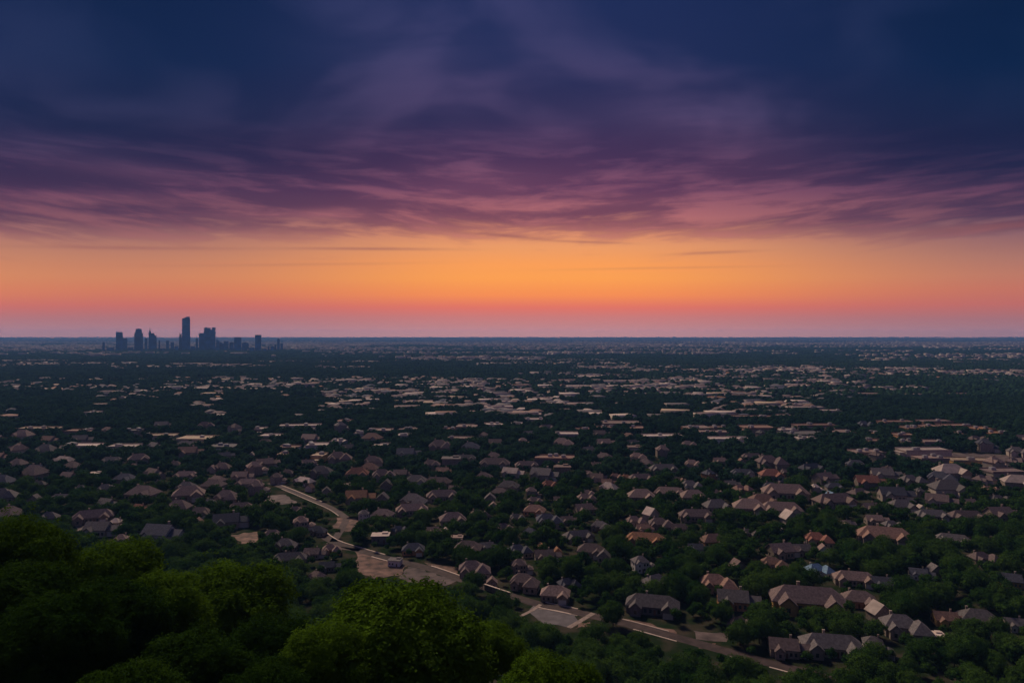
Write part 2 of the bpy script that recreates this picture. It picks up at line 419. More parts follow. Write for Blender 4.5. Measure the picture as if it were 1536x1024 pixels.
def proto(kind):
    """returns wall MB, roof MB, list of windows (x,y,z,rot), doors, garages, chimney, real width"""
    wl, rf = MB(), MB(); win, dr, gr = [], [], []; ch = None
    if kind == 'H':
        wl.box(-9, 9, -5, 6, -1, 3); hip(rf, -9, 9, -5, 6, 3, .62)
        wl.box(2, 8, -8.5, -4.99, -1, 2.95); gable(rf, wl, 2, 8, -8.5, 0, 2.95, 'y', .62)
        win = [(-7, -5, 1.6, 0), (-4, -5, 1.6, 0), (-9, 2, 1.6, -pi / 2), (9, 2, 1.6, pi / 2), (9, -2, 1.6, pi / 2), (-5, 6, 1.6, pi)]
        dr = [(-1, -5, 0, 0)]; gr = [(5, -8.5, 0, 0)]; ch = (-5, 2.5, 4.6); W = 19
    elif kind == 'G':
        wl.box(-8, 6, -5, 5, -1, 3.2); gable(rf, wl, -8, 6, -5, 5, 3.2, 'x', .6)
        wl.box(5.99, 12, -3.6, 3.6, -1, 2.7); gable(rf, wl, 6, 12, -3.6, 3.6, 2.7, 'x', .5)
        wl.box(-6, -1.5, -7.5, -4.99, -1, 2.9); gable(rf, wl, -6, -1.5, -7.5, -1, 2.9, 'y', .7)
        win = [(-3.7, -7.5, 1.5, 0), (2, -5, 1.6, 0), (4.4, -5, 1.6, 0), (-8, 0, 1.7, -pi / 2), (-8, 3, 1.7, -pi / 2), (12, 0, 1.5, pi / 2)]
        dr = [(0, -5, 0, 0)]; gr = [(9, -3.6, 0, 0)]; ch = (3, 2, 5); W = 20
    elif kind == 'L':
        wl.box(-13, 13, -4.5, 5.5, -1, 3); hip(rf, -13, 13, -4.5, 5.5, 3, .65)
        for a, b in ((-11, -5.5), (5, 10.5)):
            wl.box(a, b, -8, -4.49, -1, 2.95); gable(rf, wl, a, b, -8, 0, 2.95, 'y', .7)
        win = [(-8.2, -8, 1.6, 0), (-3.5, -4.5, 1.6, 0), (-1, -4.5, 1.6, 0), (3.2, -4.5, 1.6, 0), (-13, 0, 1.6, -pi / 2), (-13, 3, 1.6, -pi / 2), (13, 2, 1.6, pi / 2)]
        dr = [(1.2, -4.5, 0, 0)]; gr = [(7.7, -8, 0, 0)]; ch = (-3, 2.5, 4.9); W = 27
    elif kind == 'T':
        wl.box(-7, 5, -5, 5, -1, 5.8); hip(rf, -7, 5, -5, 5, 5.8, .6)
        wl.box(4.99, 11, -6, 2.5, -1, 2.9); hip(rf, 5, 11, -6, 2.5, 2.9, .5)
        wl.box(-6, -1.5, -6.6, -4.99, -1, 5.6); gable(rf, wl, -6, -1.5, -6.6, 0, 5.6, 'y', .7)
        win = [(x, -5, z, 0) for x in (1, 3.4) for z in (1.6, 4.5)] + [(-3.7, -6.6, 1.6, 0), (-3.7, -6.6, 4.5, 0), (-7, -1, 1.6, -pi / 2), (-7, -1, 4.5, -pi / 2), (-7, 2.5, 4.5, -pi / 2), (5, 0, 4.5, pi / 2)]
        dr = [(-.4, -5, 0, 0)]; gr = [(8, -6, 0, 0)]; ch = (2.5, 3, 6.9); W = 19
    elif kind == 'C':
        wl.box(-9, 5, -3, 6, -1, 3.4); hip(rf, -9, 5, -3, 6, 3.4, .66)
        wl.box(.5, 9, -9, 2, -1, 3.1); hip(rf, .5, 9, -9, 2, 3.1, .68)
        wl.box(-8, -3.5, -6, -2.99, -1, 2.9); gable(rf, wl, -8, -3.5, -6, 0, 2.9, 'y', .75)
        win = [(-5.7, -6, 1.5, 0), (-9, 2, 1.6, -pi / 2), (3, -9, 1.6, 0), (6.5, -9, 1.6, 0), (9, -5, 1.6, pi / 2), (9, -1, 1.6, pi / 2)]
        dr = [(-1.4, -3, 0, 0)]; ch = (-5, 3.5, 4.8); W = 19
    elif kind == 'S':
        wl.box(-4, 4, -3, 3, -.6, 2.8); gable(rf, wl, -4, 4, -3, 3, 2.8, 'y' , .7)
        win = [(-2, -3, 1.5, 0), (4, 0, 1.5, pi / 2)]; dr = [(1.4, -3, 0, 0)]; W = 9
    elif kind == 'F':
        wl.box(-6, 6, -5, 4, -1, 4.2); rf.box(-6.6, 6.6, -5.6, 4.6, 4.203, 4.5); rf.box(1, 5, 0, 3.5, 4.503, 5.2)
        win = [(-4, -5, 1.8, 0), (-1, -5, 1.8, 0), (6, 0, 2, pi / 2)]; dr = [(3, -5, 0, 0)]; W = 13
    return dict(wall=wl.mesh('wall_' + kind, WALL['t']), roof=rf.mesh('roof_' + kind, ROOF['m']), win=win, dr=dr, gr=gr, ch=ch, W=W)
PROTO = {k: proto(k) for k in 'HGLTCSF'}
FORM = {'H': 'hip-roofed house with a front gable', 'G': 'gabled house with a low side wing', 'L': 'long house with two front gables',
        'T': 'tall two-storey house', 'C': 'L-shaped hip-roofed house', 'S': 'small gabled house', 'F': 'flat-roofed house'}
FORM2 = {'H': 'hip-roofed', 'G': 'gabled', 'L': 'long two-gabled', 'T': 'two-storey', 'C': 'L-shaped', 'S': 'small gabled', 'F': 'flat-roofed'}
CNAME = {'m': 'mauve-brown', 's': 'dark slate', 'p': 'dusty pink', 'g': 'grey-brown', 'r': 'red-brown', 'n': 'salmon', 'o': 'orange', 'b': 'pale blue', 'w': 'pale', 't': 'tan'}

# px py width_px type roof wall rotation(deg) | label (landmark houses only)
HOUSES = """
833 884 45 H p t -8|pinkish-brown hip-roofed house just above the parking lot by the road
853 868 30 C s d 20
788 868 48 C m t -14|mauve hip-roofed house behind the pinkish one above the parking lot
780 845 32 T m t 5
983 866 46 H g c 30|grey-roofed house with pale walls among trees above the large grey house
962 842 36 T g w 10|tall pale grey two-storey house stacked behind the grey-roofed one
979 902 80 L g d -14|largest dark grey house, its long broad roof beside the road
1077 871 50 C n t -6|salmon-pink low house half sunk in trees, nearer of the pale pink pair
1102 895 62 G g n -12|dark roofed house with a salmon gable end on its left
1212 899 108 L m y -12|very long brown house with an orange end wall
1228 849 38 C b w 12|small house with a pale blue peaked roof
1289 893 52 H m o -16|mauve hip-roofed house with orange walls, right of the long brown house
1282 862 60 L p t -14|long dusty pink house with a textured many-part roof
1325 868 42 G s c -14
1379 853 36 G s w -22|slate-roofed house with a bright white wall strip among dark trees
1402 851 20 S g t 0
1248 962 88 L g c -10|huge dark grey roofed house with a pale gable near the bottom edge
1312 963 46 T g w -20|two-storey grey house with pale walls near the bottom edge
1178 963 58 G m t -12
1358 936 66 C g t -12|broad grey-brown house with a pale carport on its right
1402 944 26 F w w -10
1468 922 58 H g y -18|grey-brown hip-roofed house with a pale front, near the right edge
1420 920 46 G n y -12
1318 914 32 S w t 10
1524 927 34 G g w -15
1516 864 46 G s y -25|slate-roofed house with an orange patch at the right edge
1112 926 26 C m t 10
1228 805 40 C r t -12|red-brown house with its own dark green surround, above the blue roof
1235 821 20 S p w -10
1162 841 42 C n c -18
1172 822 48 G m t 10
1203 819 34 G g t 0
1070 806 38 H n o 8|salmon-orange house beside a white-ended grey house
1045 816 30 G s w -5
1106 845 24 S p t 15
1075 757 40 H g t 8
1045 770 50 L m t -4
1124 760 50 H p t -12
1172 762 60 L p c -10|big pink many-roofed house in the middle of the suburb
1184 776 26 S w c 12
1252 750 60 L p t 8
1268 780 24 G t t 8
1125 794 22 C g t 0
1172 793 14 S g c 0
1327 803 78 L n t -20|long salmon row of joined houses slanting down to the right
1430 804 48 L g t -26|long dark grey roof slanting down among dark trees
1476 833 38 C m t 6
1381 759 13 S w w 0|tiny bright white building among dark trees
1306 757 30 G m t 5
1352 756 34 H g t 0
1312 775 32 G p t -8
1398 769 46 L g t -8
1450 771 48 L m t -6
1500 769 44 G m t 4
1340 783 26 C g t 0
802 762 34 H n o -10|orange-pink house with blocky front, left of the curved grey house
803 747 22 C m t 0
776 771 20 C g t 10
824 778 38 C s t 4
851 774 22 G m t 10
877 760 36 G m t 12
880 744 28 C p t 5
868 799 48 L g t 16|long grey house bending behind the trees
902 785 34 C g t -20
797 793 28 C s c -25
812 813 13 S o o 20|first of two small orange buildings side by side
836 820 14 S o o 10|second of two small orange buildings, slightly lower
818 828 38 G m t 5
780 820 36 C s t 15
886 821 42 H m t -12|mauve house with dark wing behind the central dark trees
906 830 22 S g t -15
968 806 60 L o o -14|bright orange many-gabled house
954 777 30 C p c 10
976 769 24 S w c 35
965 786 22 G n c 0
992 783 36 C m t -5
1018 787 28 G m t 0
962 743 40 H p t -4
620 818 34 H s o 6|slate-roofed house with bright orange walls beside the winding road
571 801 26 F w d 4|pale flat-roofed house left of the orange-walled slate house
600 789 22 C s t 30
650 790 22 G p w 12
668 790 10 S w c 0
685 801 18 F p c 0|small pale building with an arched dark opening
702 818 42 H m t -8
731 813 28 G g t 12
712 850 46 C m t 4|mauve hip-roofed house just right of the road end
547 769 24 T g w 8
574 768 34 H m t -10
618 761 48 L p t 10
679 776 42 H m t 12
719 768 32 C m t 18
740 755 13 S p c 0
757 787 26 C m t 0
537 744 42 G o c 6|orange-roofed house above the winding road bend
574 746 18 S g t 0
593 834 20 F g w -10
738 866 16 S p t 0
342 780 52 G s c 18|big slate-roofed house with a pink upper gable, left of the suburb
297 779 16 S n c 10
270 757 34 C m t 0
300 765 32 H m t 8
316 750 22 C g t 0
361 754 32 L m t 12
386 731 30 T m t 5
408 795 28 H m t 20
453 783 34 T p t 15|tall pinkish house left of the winding road
478 790 26 C s t -5
430 812 32 C g t 0
434 832 50 L g t 10|long grey-brown house beside the leftmost part of the road
470 823 30 G m t 0
498 817 22 C p o 15
492 842 30 G s d 10
476 858 22 C m t -30
140 772 58 L m t 22|large mauve-brown house with wings, by the left edge
150 791 44 G g c 0
242 799 58 G s w -10|slate gabled house with pale ridge end just above the dark trees
183 807 30 T p c 12|pale rounded two-storey house left of the slate gabled one
16 768 42 C m t -10
76 770 28 C g t 10
214 740 46 H m t -8
210 756 24 G r t -20
160 730 30 C g t 18
187 716 30 H s c -4
143 708 16 F w c 0
122 728 20 C g t 5
28 694 28 C m t -5
55 700 24 G s c 0
110 697 28 C p t -12
201 698 16 T p t 0
92 741 26 L g t 0
52 747 18 S g t 10
240 771 10 S p c 0
175 781 14 T w c 0
335 699 26 C p t 0
318 701 12 S p c 0
279 710 34 L p t 4
362 712 30 G p t 4
282 730 32 C g t 0
320 726 34 H m t -6
264 694 20 C m t 0
416 716 24 T m t 5
432 705 18 C m t 0
465 728 14 S n c -20
490 733 14 S g c 10
342 744 36 C m t 0
378 680 10 S w c 0
610 680 34 G s c 4
536 709 34 H r t 6
523 725 16 F m t 0
576 712 36 C m t 10
602 708 26 G m t 0
624 719 30 H g c 0
657 720 40 L m t -10
682 728 20 G p t -10
648 694 24 C m t 0
665 704 24 G n t 0
677 691 26 F g t 0
742 694 44 L m t -4
698 685 30 L g t 0
727 712 26 C m t -10
750 735 30 H m t -20
664 741 48 L m t 8
790 695 34 L m t 5
843 702 24 F p t 0
826 724 24 C r t 0
798 736 22 T m t 0
876 706 26 L p c -10
896 713 26 G p c -5
911 719 22 G n o -10
925 711 18 C n t 0
941 712 15 C o o 0|bright orange cube-like house beside a big mauve roof
962 714 36 L m d 5
895 694 24 L p c 0
952 672 20 F p c 0
995 678 26 T m t 0
882 735 18 C p t 0
1004 736 46 L p t -14
1018 716 18 C n t 10
996 702 40 L g t 0
785 662 18 T p t 0
1064 712 28 T s n 20|slate-roofed two-storey house with salmon walls
1038 727 30 C g w 0
1157 711 34 H r t -5
1178 738 66 L p t -10|long pink house with stepped roof
1252 727 26 H s t -8
1223 729 18 T w c 5
1246 743 18 S b c 10
1128 683 30 L m t 0
1080 689 22 G p t 0
1112 691 12 S n c 0
1040 743 36 H p t 0
1302 722 42 G r t -10
1340 741 48 G s c -10|mauve-grey house with pale side wall, right part of the suburb
1422 733 48 H g c -6
1485 731 22 C n t 0
1380 735 16 T g t 0
1330 700 20 G p c 10
1096 722 22 G g t 0
1075 735 20 C m t 0
1180 705 18 C m t 0
1500 745 24 C g t 0
1455 748 20 G m t 0
1120 715 20 G s t 0
840 745 22 G m t 0
735 745 16 S g t 0
580 727 18 S g t 0
445 760 24 C m t 15
240 722 20 C g t 0
60 722 22 C g t 10
"""
def parse_houses():
    out = []
    for l in HOUSES.strip().splitlines():
        a, _, lab = l.partition('|')
        px, py, w, k, r, wa, rot = a.split()
        out.append(dict(px=float(px), py=float(py), w=float(w), k=k, r=r, wa=wa, rot=float(rot), lab=lab or None))
    return out
HS = parse_houses()
for h in HS:
    h['D'] = (CAM_Z - 3.5) * F / (h['py'] - HOR)
    h['w'] *= 1.08; h['wm'] = h['w'] / F * h['D']
# more houses of the same suburb farther out, in the gaps
occ = [(h['px'], h['py'], h['w']) for h in HS]
COMM = """
1455 688 60 7 t y|tan school building with a long ochre front at the right
1385 673 70 4 w c|pale flat-roofed building behind the tan school
1395 687 40 4 p t
1505 706 56 5 m c
1300 676 44 4 p t
1203 648 58 8 g c|wide grey warehouse with a pale low front wing
1180 644 26 5 w c
1208 656 28 5 w c
1136 641 46 7 n t
1222 638 62 4 n c
1262 646 30 7 p o
993 652 62 5 w w|long bright white warehouse in the centre right
1094 658 58 4 w w|bright white low building right of the long white warehouse
1045 641 38 7 p o
1078 640 22 5 n o
1070 648 40 4 p t
930 633 60 7 p t
955 641 22 6 n c
910 640 26 4 n c
873 642 22 4 n c
850 651 34 6 w t|cream flat-roofed building in front of the pink shopping block
832 685 58 7 n d|flat salmon-roofed warehouse with dark walls standing alone among trees
125 667 52 4 w w|left half of the long thin white building among dark trees
186 668 42 4 w w|right half of the long thin white building among dark trees
296 656 54 8 t c|tan commercial building with a pale front on the left
240 652 46 5 t c
198 645 26 4 g c
335 667 38 8 g w|grey building with pale end walls below the tan commercial building
432 671 30 4 n w
424 679 16 4 n w
450 638 60 3 w w|thin bright white roof behind the left suburb
408 652 34 5 w t
388 643 22 4 w t
476 667 30 3 w w
508 661 20 3 w w
478 682 18 5 t y
572 666 22 4 w w
540 649 14 3 w w
606 653 18 4 w c
570 645 36 6 p t
612 642 26 6 p t
672 642 20 5 n c
700 638 30 7 p t
740 636 28 4 w w|bright white flat roof in front of the central woods
690 656 38 5 p c
800 629 28 3 w c
774 634 18 3 w w
745 598 38 2 w w|long thin white roof, farther of two parallel ones
766 602 30 2 w w
748 610 42 4 w c
796 621 30 5 w w|bright cream flat roof slanting towards the centre
815 596 36 3 w c
862 604 44 3 w c
822 605 22 3 w w
680 585 28 4 w c
705 580 40 3 p c
655 589 16 3 w w
625 601 46 7 p c|pink low block with a pale edge left of the centre
618 588 40 3 w c
665 595 30 3 w c
868 578 36 3 w c
882 564 44 2 w c
926 571 48 2 w w
852 570 26 2 p c
1075 595 26 4 o y|bright orange lit building far out right of centre
1210 611 50 4 w c
1245 616 30 2 w w
1190 606 26 3 w c
1130 624 60 4 n c|long salmon flat roof in front of the pale right-hand roofs
1175 622 24 3 p c
1110 592 30 3 p c
1345 632 50 5 n o
1366 641 24 8 n o
1356 652 26 5 n o|orange block below the salmon shopping row at the right
1402 631 46 4 p o
1392 638 26 6 n o
1432 638 44 5 n t
1472 643 26 6 o t
1496 649 32 4 o y|orange-tan flat roof at the right end of the salmon row
1437 649 14 5 n o
1312 660 24 5 n t
1360 661 16 5 p t
1395 662 28 6 p t
1310 648 12 6 o o
302 581 26 5 w w|white school-like building far out on the left
497 588 20 8 t c|tan boxy tower-like block far out left of the centre
137 618 24 3 w c
60 642 60 5 t t
120 645 40 4 n t
520 630 30 5 n t
185 596 14 3 w c
1300 590 40 4 p c
1285 580 16 5 n c
1440 590 30 3 p c
"""
CM = []
for l in COMM.strip().splitlines():
    a, _, lab = l.partition('|'); px, py, w, hp, r, wa = a.split()
    px, py, w, hp = map(float, (px, py, w, hp))
    Hb = 5.0
    D = (CAM_Z - Hb) * F / (py - HOR)
    wm = w / F * D; dm = max(14, min(wm * 1.2, max(1.5, hp - 2) * D * D / (CAM_Z * F)))
    CM.append(dict(px=px, py=py, w=w, D=D, wm=wm, dm=dm, H=Hb, r=r, wa=wa, lab=lab or None))
for c in CM: occ.append((c['px'], c['py'], c['w']))
rr = random.Random(21)
tries = 0
while len(HS) < 298 and tries < 20000:
    tries += 1
    py = rr.uniform(642, 752) if rr.random() < .35 else rr.uniform(636, 722); px = rr.uniform(-5, 1541)
    D = (CAM_Z - 3.5) * F / (py - HOR); wm = rr.uniform(13, 21); w = wm / D * F
    if any(abs(px - a) < (w + c) * .5 + 3 and abs(py - b) < 8 for a, b, c in occ): continue
    if 1040 < px < 1300 and 655 < py < 690 and rr.random() < .8: continue
    if py > 700 and PROT[int(py), int(min(1535, max(0, px)))] > 0: continue
    occ.append((px, py, w))
    HS.append(dict(px=px, py=py, w=w, k=rr.choice('HGCLCTGH' if w > 19 else 'HGCCTGF'), r=rr.choice('mmmpgpsgnw'), wa=rr.choice('ttcct'), rot=rr.choice((0, 10, -12, 20, -20, 30, -32)), lab=None, D=D, wm=wm))

ORD = ['nearest', 'second', 'third', 'fourth', 'fifth', 'sixth', 'seventh', 'eighth', 'ninth', 'tenth', 'eleventh', 'twelfth', 'thirteenth',
       'fourteenth', 'fifteenth', 'sixteenth', 'seventeenth', 'eighteenth', 'nineteenth', 'twentieth']
LAND = []         # (px, py, short name)
def landmarks():
    S = {(833, 884): 'the house above the parking lot', (979, 902): 'the largest dark grey house', (1212, 899): 'the very long brown house',
         (1228, 849): 'the blue-roofed house', (1379, 853): 'the white-striped slate house', (1312, 963): 'the two-storey house near the bottom edge',
         (1358, 936): 'the house with a pale carport', (1468, 922): 'the pale-fronted grey-brown house', (1228, 805): 'the red-brown house',
         (1070, 806): 'the salmon-orange house', (1172, 762): 'the big pink many-roofed house', (1327, 803): 'the long salmon row',
         (1430, 804): 'the slanting dark grey roof', (1381, 759): 'the tiny white building', (802, 762): 'the orange-pink blocky house',
         (868, 799): 'the long bending grey house', (968, 806): 'the bright orange gabled house', (620, 818): 'the orange-walled slate house',
         (537, 744): 'the orange-roofed house', (342, 780): 'the big slate house with pink gable', (453, 783): 'the tall pinkish house',
         (434, 832): 'the long house by the road', (140, 772): 'the large mauve-brown winged house', (242, 799): 'the slate gabled house',
         (941, 712): 'the orange cube-like house', (1064, 712): 'the salmon-walled slate house', (1178, 738): 'the long pink stepped house',
         (1340, 741): 'the mauve-grey house', (712, 850): 'the mauve house at the road end', (962, 842): 'the tall pale grey house',
         (1516, 864): 'the slate house at the right edge'}
    for (a, b), n in S.items(): LAND.append((a, b, n))
    LAND.extend([(1455, 688, 'the tan school building'), (1203, 648, 'the wide grey warehouse'), (993, 652, 'the long white warehouse'),
                 (832, 685, 'the lone salmon-roofed warehouse'), (155, 667, 'the long thin white building'), (296, 656, 'the tan commercial building'),
                 (740, 636, 'the white roof before the woods'), (625, 601, 'the pink low block'), (796, 621, 'the slanting cream roof'),
                 (1356, 652, 'the orange block'), (1075, 595, 'the far orange building'), (450, 638, 'the thin white roof')])
landmarks()
used = {}
def rel_labels(items, heads, lands):
    """items: (px, py, key); gives each a phrase that no other item of the same head shares"""
    groups = {}
    for i, (px, py) in enumerate(items):
        a, b, n = min(lands, key=lambda l: (l[0] - px) ** 2 + ((l[1] - py) * 2.2) ** 2)
        dx, dy = px - a, (py - b) * 2.0
        dr = ('to the left of' if dx < 0 else 'to the right of') if abs(dx) > abs(dy) else ('behind' if dy < 0 else 'in front of')
        groups.setdefault((heads[i], dr, n), []).append((dx * dx + dy * dy, i))
    out = [None] * len(items)
    for (hd, dr, n), l in groups.items():
        l.sort()
        for k, (_, i) in enumerate(l):
            o = ORD[min(k, 19)]
            out[i] = (hd + f', {o} ' if len(l) > 1 else hd + ' ') + f'{dr} {n}'
    return out
heads = [f"{CNAME[h['r']]} {FORM2[h['k']]} house" for h in HS]
hl = rel_labels([(h['px'], h['py']) for h in HS], heads, LAND)
for h, l in zip(HS, hl):
    h['label'] = h['lab'] or l

DEPTH = {'H': 14.5, 'G': 12, 'L': 13, 'T': 12, 'C': 14, 'S': 6, 'F': 9}
def build_house(h):
    p = PROTO[h['k']]
    s = h['wm'] / (p['W'] * abs(cos(R_(h['rot']))) + DEPTH[h['k']] * abs(sin(R_(h['rot']))))
    s = max(.42, min(1.45, s))
    x, y = (h['px'] - 768) / F * h['D'], h['D']
    z = float(gz(x, y))
    e = link('house', None, loc=(x, y, z + .05), rz=R_(h['rot']), sc_=(s, s, s * 1.28), label=h['label'], category='house', group='houses of the wooded suburb')
    def child(nm, me, mat=None, par=e, loc=(0, 0, 0), rz=0):
        o = link(nm, me, parent=par, loc=loc, rz=rz)
        if mat is not None:
            o.material_slots[0].link = 'OBJECT'; o.material_slots[0].material = mat
        return o
    child('wall', p['wall'], WALL[{'n': 'o', 'p': 'c', 'm': 't', 'g': 't', 's': 'd'}.get(h['wa'], h['wa'])])
    roof = child('roof', p['roof'], ROOF[h['r']])
    if h['D'] < 560:
        if p['ch']: child('chimney', PIECE['chimney'], par=roof, loc=p['ch'])
        for a, b, c, r in p['gr']: child('garage_door', PIECE['garage_door'], loc=(a, b, c), rz=r)
    if h['D'] < 400:
        for a, b, c, r in p['win']: child('window', PIECE['window'], loc=(a, b, c), rz=r)
        for a, b, c, r in p['dr']: child('door', PIECE['door'], loc=(a, b, c), rz=r)
    FOOT.append((x, y, .36 * max(h['wm'], 8)))
    for q in (-.3, .3): FOOT.append((x + q * h['wm'], y, .2 * h['wm'] + 1.5))
    hh = (8.6 if h['k'] == 'T' else 6.2) * s / h['D'] * F
    protect(h['px'] - h['w'] * .48, h['px'] + h['w'] * .48, h['py'] - hh * .8, h['py'] + hh * .42, h['D'])
for h in HS: build_house(h)

# ----------------------------------------------------------------------------- commercial buildings
heads = [f"{CNAME[c['r']]} flat-roofed commercial building" for c in CM]
cl = rel_labels([(c['px'], c['py']) for c in CM], heads, LAND)
for i, c in enumerate(CM):
    c['label'] = c['lab'] or cl[i]
    x, y = (c['px'] - 768) / F * c['D'], c['D'] + c['dm'] * .5 * 0
    e = link('commercial_building', None, loc=(x, y, 0.05), rz=R_(rr.uniform(-7, 7)), label=c['label'], category='commercial building', group='flat-roofed commercial buildings between the woods')
    w, d, H = c['wm'], c['dm'], c['H'] * rr.uniform(.85, 1.15)
    wl = MB(); wl.box(-w / 2, w / 2, -d / 2, d / 2, -1, H - .6)
    k = rr.choice((0, 1, 2))
    if k == 1: wl.box(w * .1, w * .48, -d / 2 - 6, -d / 2 + .01, -1, H * .6)
    if k == 2: wl.box(-w * .62, -w / 2 + .01, -d * .4, d * .3, -1, H * .65)
    link('wall', wl.mesh('wall', WALL[{'n': 'o', 'p': 'c', 'm': 't', 'g': 't', 's': 'd'}.get(c['wa'], c['wa'])]), parent=e)
    rf = MB(); rf.box(-w / 2 - .3, w / 2 + .3, -d / 2 - .3, d / 2 + .3, H - .597, H)
    for a, b, c2, d2 in ((-w / 2 - .3, w / 2 + .3, -d / 2 - .3, -d / 2), (-w / 2 - .3, w / 2 + .3, d / 2, d / 2 + .3)): rf.box(a, b, c2, d2, H + .003, H + .7)
    if k == 1: rf.box(w * .1 - .2, w * .48 + .2, -d / 2 - 6.2, -d / 2 - .31, H * .6 + .003, H * .6 + .3)
    if k == 2: rf.box(-w * .62 - .2, -w / 2 - .31, -d * .4, d * .3, H * .65 + .003, H * .65 + .3)
    link('roof', rf.mesh('roof', ROOF[c['r']]), parent=e)
    if c['D'] < 1000:
        for q in range(rr.choice((1, 2, 3))):
            u = MB(); a = rr.uniform(-.4, .4) * w; b = rr.uniform(-.35, .35) * d; u.box(a - 1.6, a + 1.6, b - 1.3, b + 1.3, H + .003, H + 1.7); u.box(a - 1.2, a + 1.2, b - .9, b + .9, H + 1.703, H + 1.95)
            link('rooftop_unit', u.mesh('rooftop_unit', M_UNIT), parent=e)
    FOOT.append((x, y, .5 * min(w, 40))); FOOT.append((x - w * .3, y, .3 * w)); FOOT.append((x + w * .3, y, .3 * w))
    protect(c['px'] - c['w'] * .5, c['px'] + c['w'] * .5, c['py'] - 3 - d / 2 * CAM_Z * F / c['D'] ** 2, c['py'] + d / 2 * CAM_Z * F / c['D'] ** 2 + 1, c['D'])

# pale boundary wall beside the trees
def fence_wall():
    a, b = pt(727, 884), pt(765, 897)
    w = MB(); L = hypot(b[0] - a[0], b[1] - a[1]); w.box(0, L, -.15, .15, -.2, 2.0)
    c = MB(); c.box(-.1, L + .1, -.3, .3, 2.003, 2.2)
    e = link('boundary_wall', w.mesh('boundary_wall', WALL['t']), loc=(*a, 0), rz=atan2(b[1] - a[1], b[0] - a[0]),
             label='thin pale-topped garden wall showing as a bright line left of the parking lot', category='wall')
    link('coping', c.mesh('coping', M_CONC), parent=e)
    protect(722, 768, 870, 897, a[1])
fence_wall()

# ----------------------------------------------------------------------------- skyline
def tx(px, D): return (px - 768) / F * D
def tz(py, D): return CAM_Z + (HOR - py) / F * D
TOW = [  # x0, x1, top py, style, label
 (153.5, 157.2, 513, 'pole', 'thin dark tower standing alone at the left end of the skyline'),
 (174, 184, 498, 'ant', 'flat-topped tower with a short antenna, left part of the skyline'),
 (184, 191, 507, 'box', 'shorter block joined to the right of the antenna tower'),
 (201.5, 214.5, 493, 'step', 'broad tower with a raised crown and lower shoulders'),
 (217, 221.2, 507, 'box', 'faint narrow block between the shouldered tower and the spired tower'),
 (222.8, 235, 492, 'spire', 'stepped tower with a pointed spire on its left corner'),
 (237.8, 240.2, 510, 'box', 'faint thin block just right of the spired tower'),
 (249, 253.5, 511, 'box', 'narrow dark block midway between the spired and the tallest tower'),
 (256, 261, 513, 'box', 'pale low block with a stepped top left of the tallest tower'),
 (268.3, 272.6, 498, 'point', 'slim pointed tower leaning close to the left of the tallest tower'),
 (273, 285.2, 475, 'slant', 'tallest tower of the skyline with a slanted top'),
 (293.5, 297, 507, 'round', 'thin round-topped tower just left of the twin-crowned tower group'),
 (298.5, 306, 499.5, 'box', 'flat-topped block attached left of the broad twin-crowned tower'),
 (306, 323.3, 491, 'twin', 'broad dark tower with a notched twin crown'),
 (323.5, 329, 507.5, 'point', 'small peaked block right of the twin-crowned tower'),
 (329.2, 336, 513, 'slope', 'block with a sloping roof line right of the peaked block'),
 (335.5, 343, 511.5, 'box', 'wide low block left of the square-topped mid-rise tower'),
 (351, 362, 506, 'cap', 'square-topped mid-rise tower with a paler front'),
 (363, 373, 513, 'round', 'low rounded block right of the square-topped mid-rise'),
 (382.6, 391.8, 502, 'cap', 'isolated dark slab tower towards the right end of the skyline'),
 (394.5, 400, 523, 'box', 'very low block at the foot of the isolated slab tower'),
 (401.6, 404.4, 519, 'box', 'thin low block, first right of the isolated slab tower'),
 (411.5, 414.8, 517, 'box', 'thin low block touching the round-topped last tower'),
 (415.6, 419.6, 507.5, 'round', 'slender round-topped tower at the right end of the skyline'),
 (420.5, 424.5, 515, 'box', 'low block right of the last slender tower'),
 (160, 171, 521, 'box', 'low wide block between the lone left tower and the antenna tower'),
 (192, 200, 521, 'box', 'low wide block left of the shouldered tower'),
 (241, 248, 522, 'box', 'low block right of the faint thin block'),
 (262, 267.5, 519, 'box', 'low block before the slim pointed tower'),
 (286, 293, 519, 'box', 'low block right of the foot of the tallest tower'),
 (344, 350.5, 513, 'box', 'dark low block directly left of the square-topped mid-rise'),
 (374, 381.5, 521, 'box', 'low wide block left of the isolated slab tower'),
 (405.5, 411, 519, 'box', 'low wide block second right of the isolated slab tower'),
]
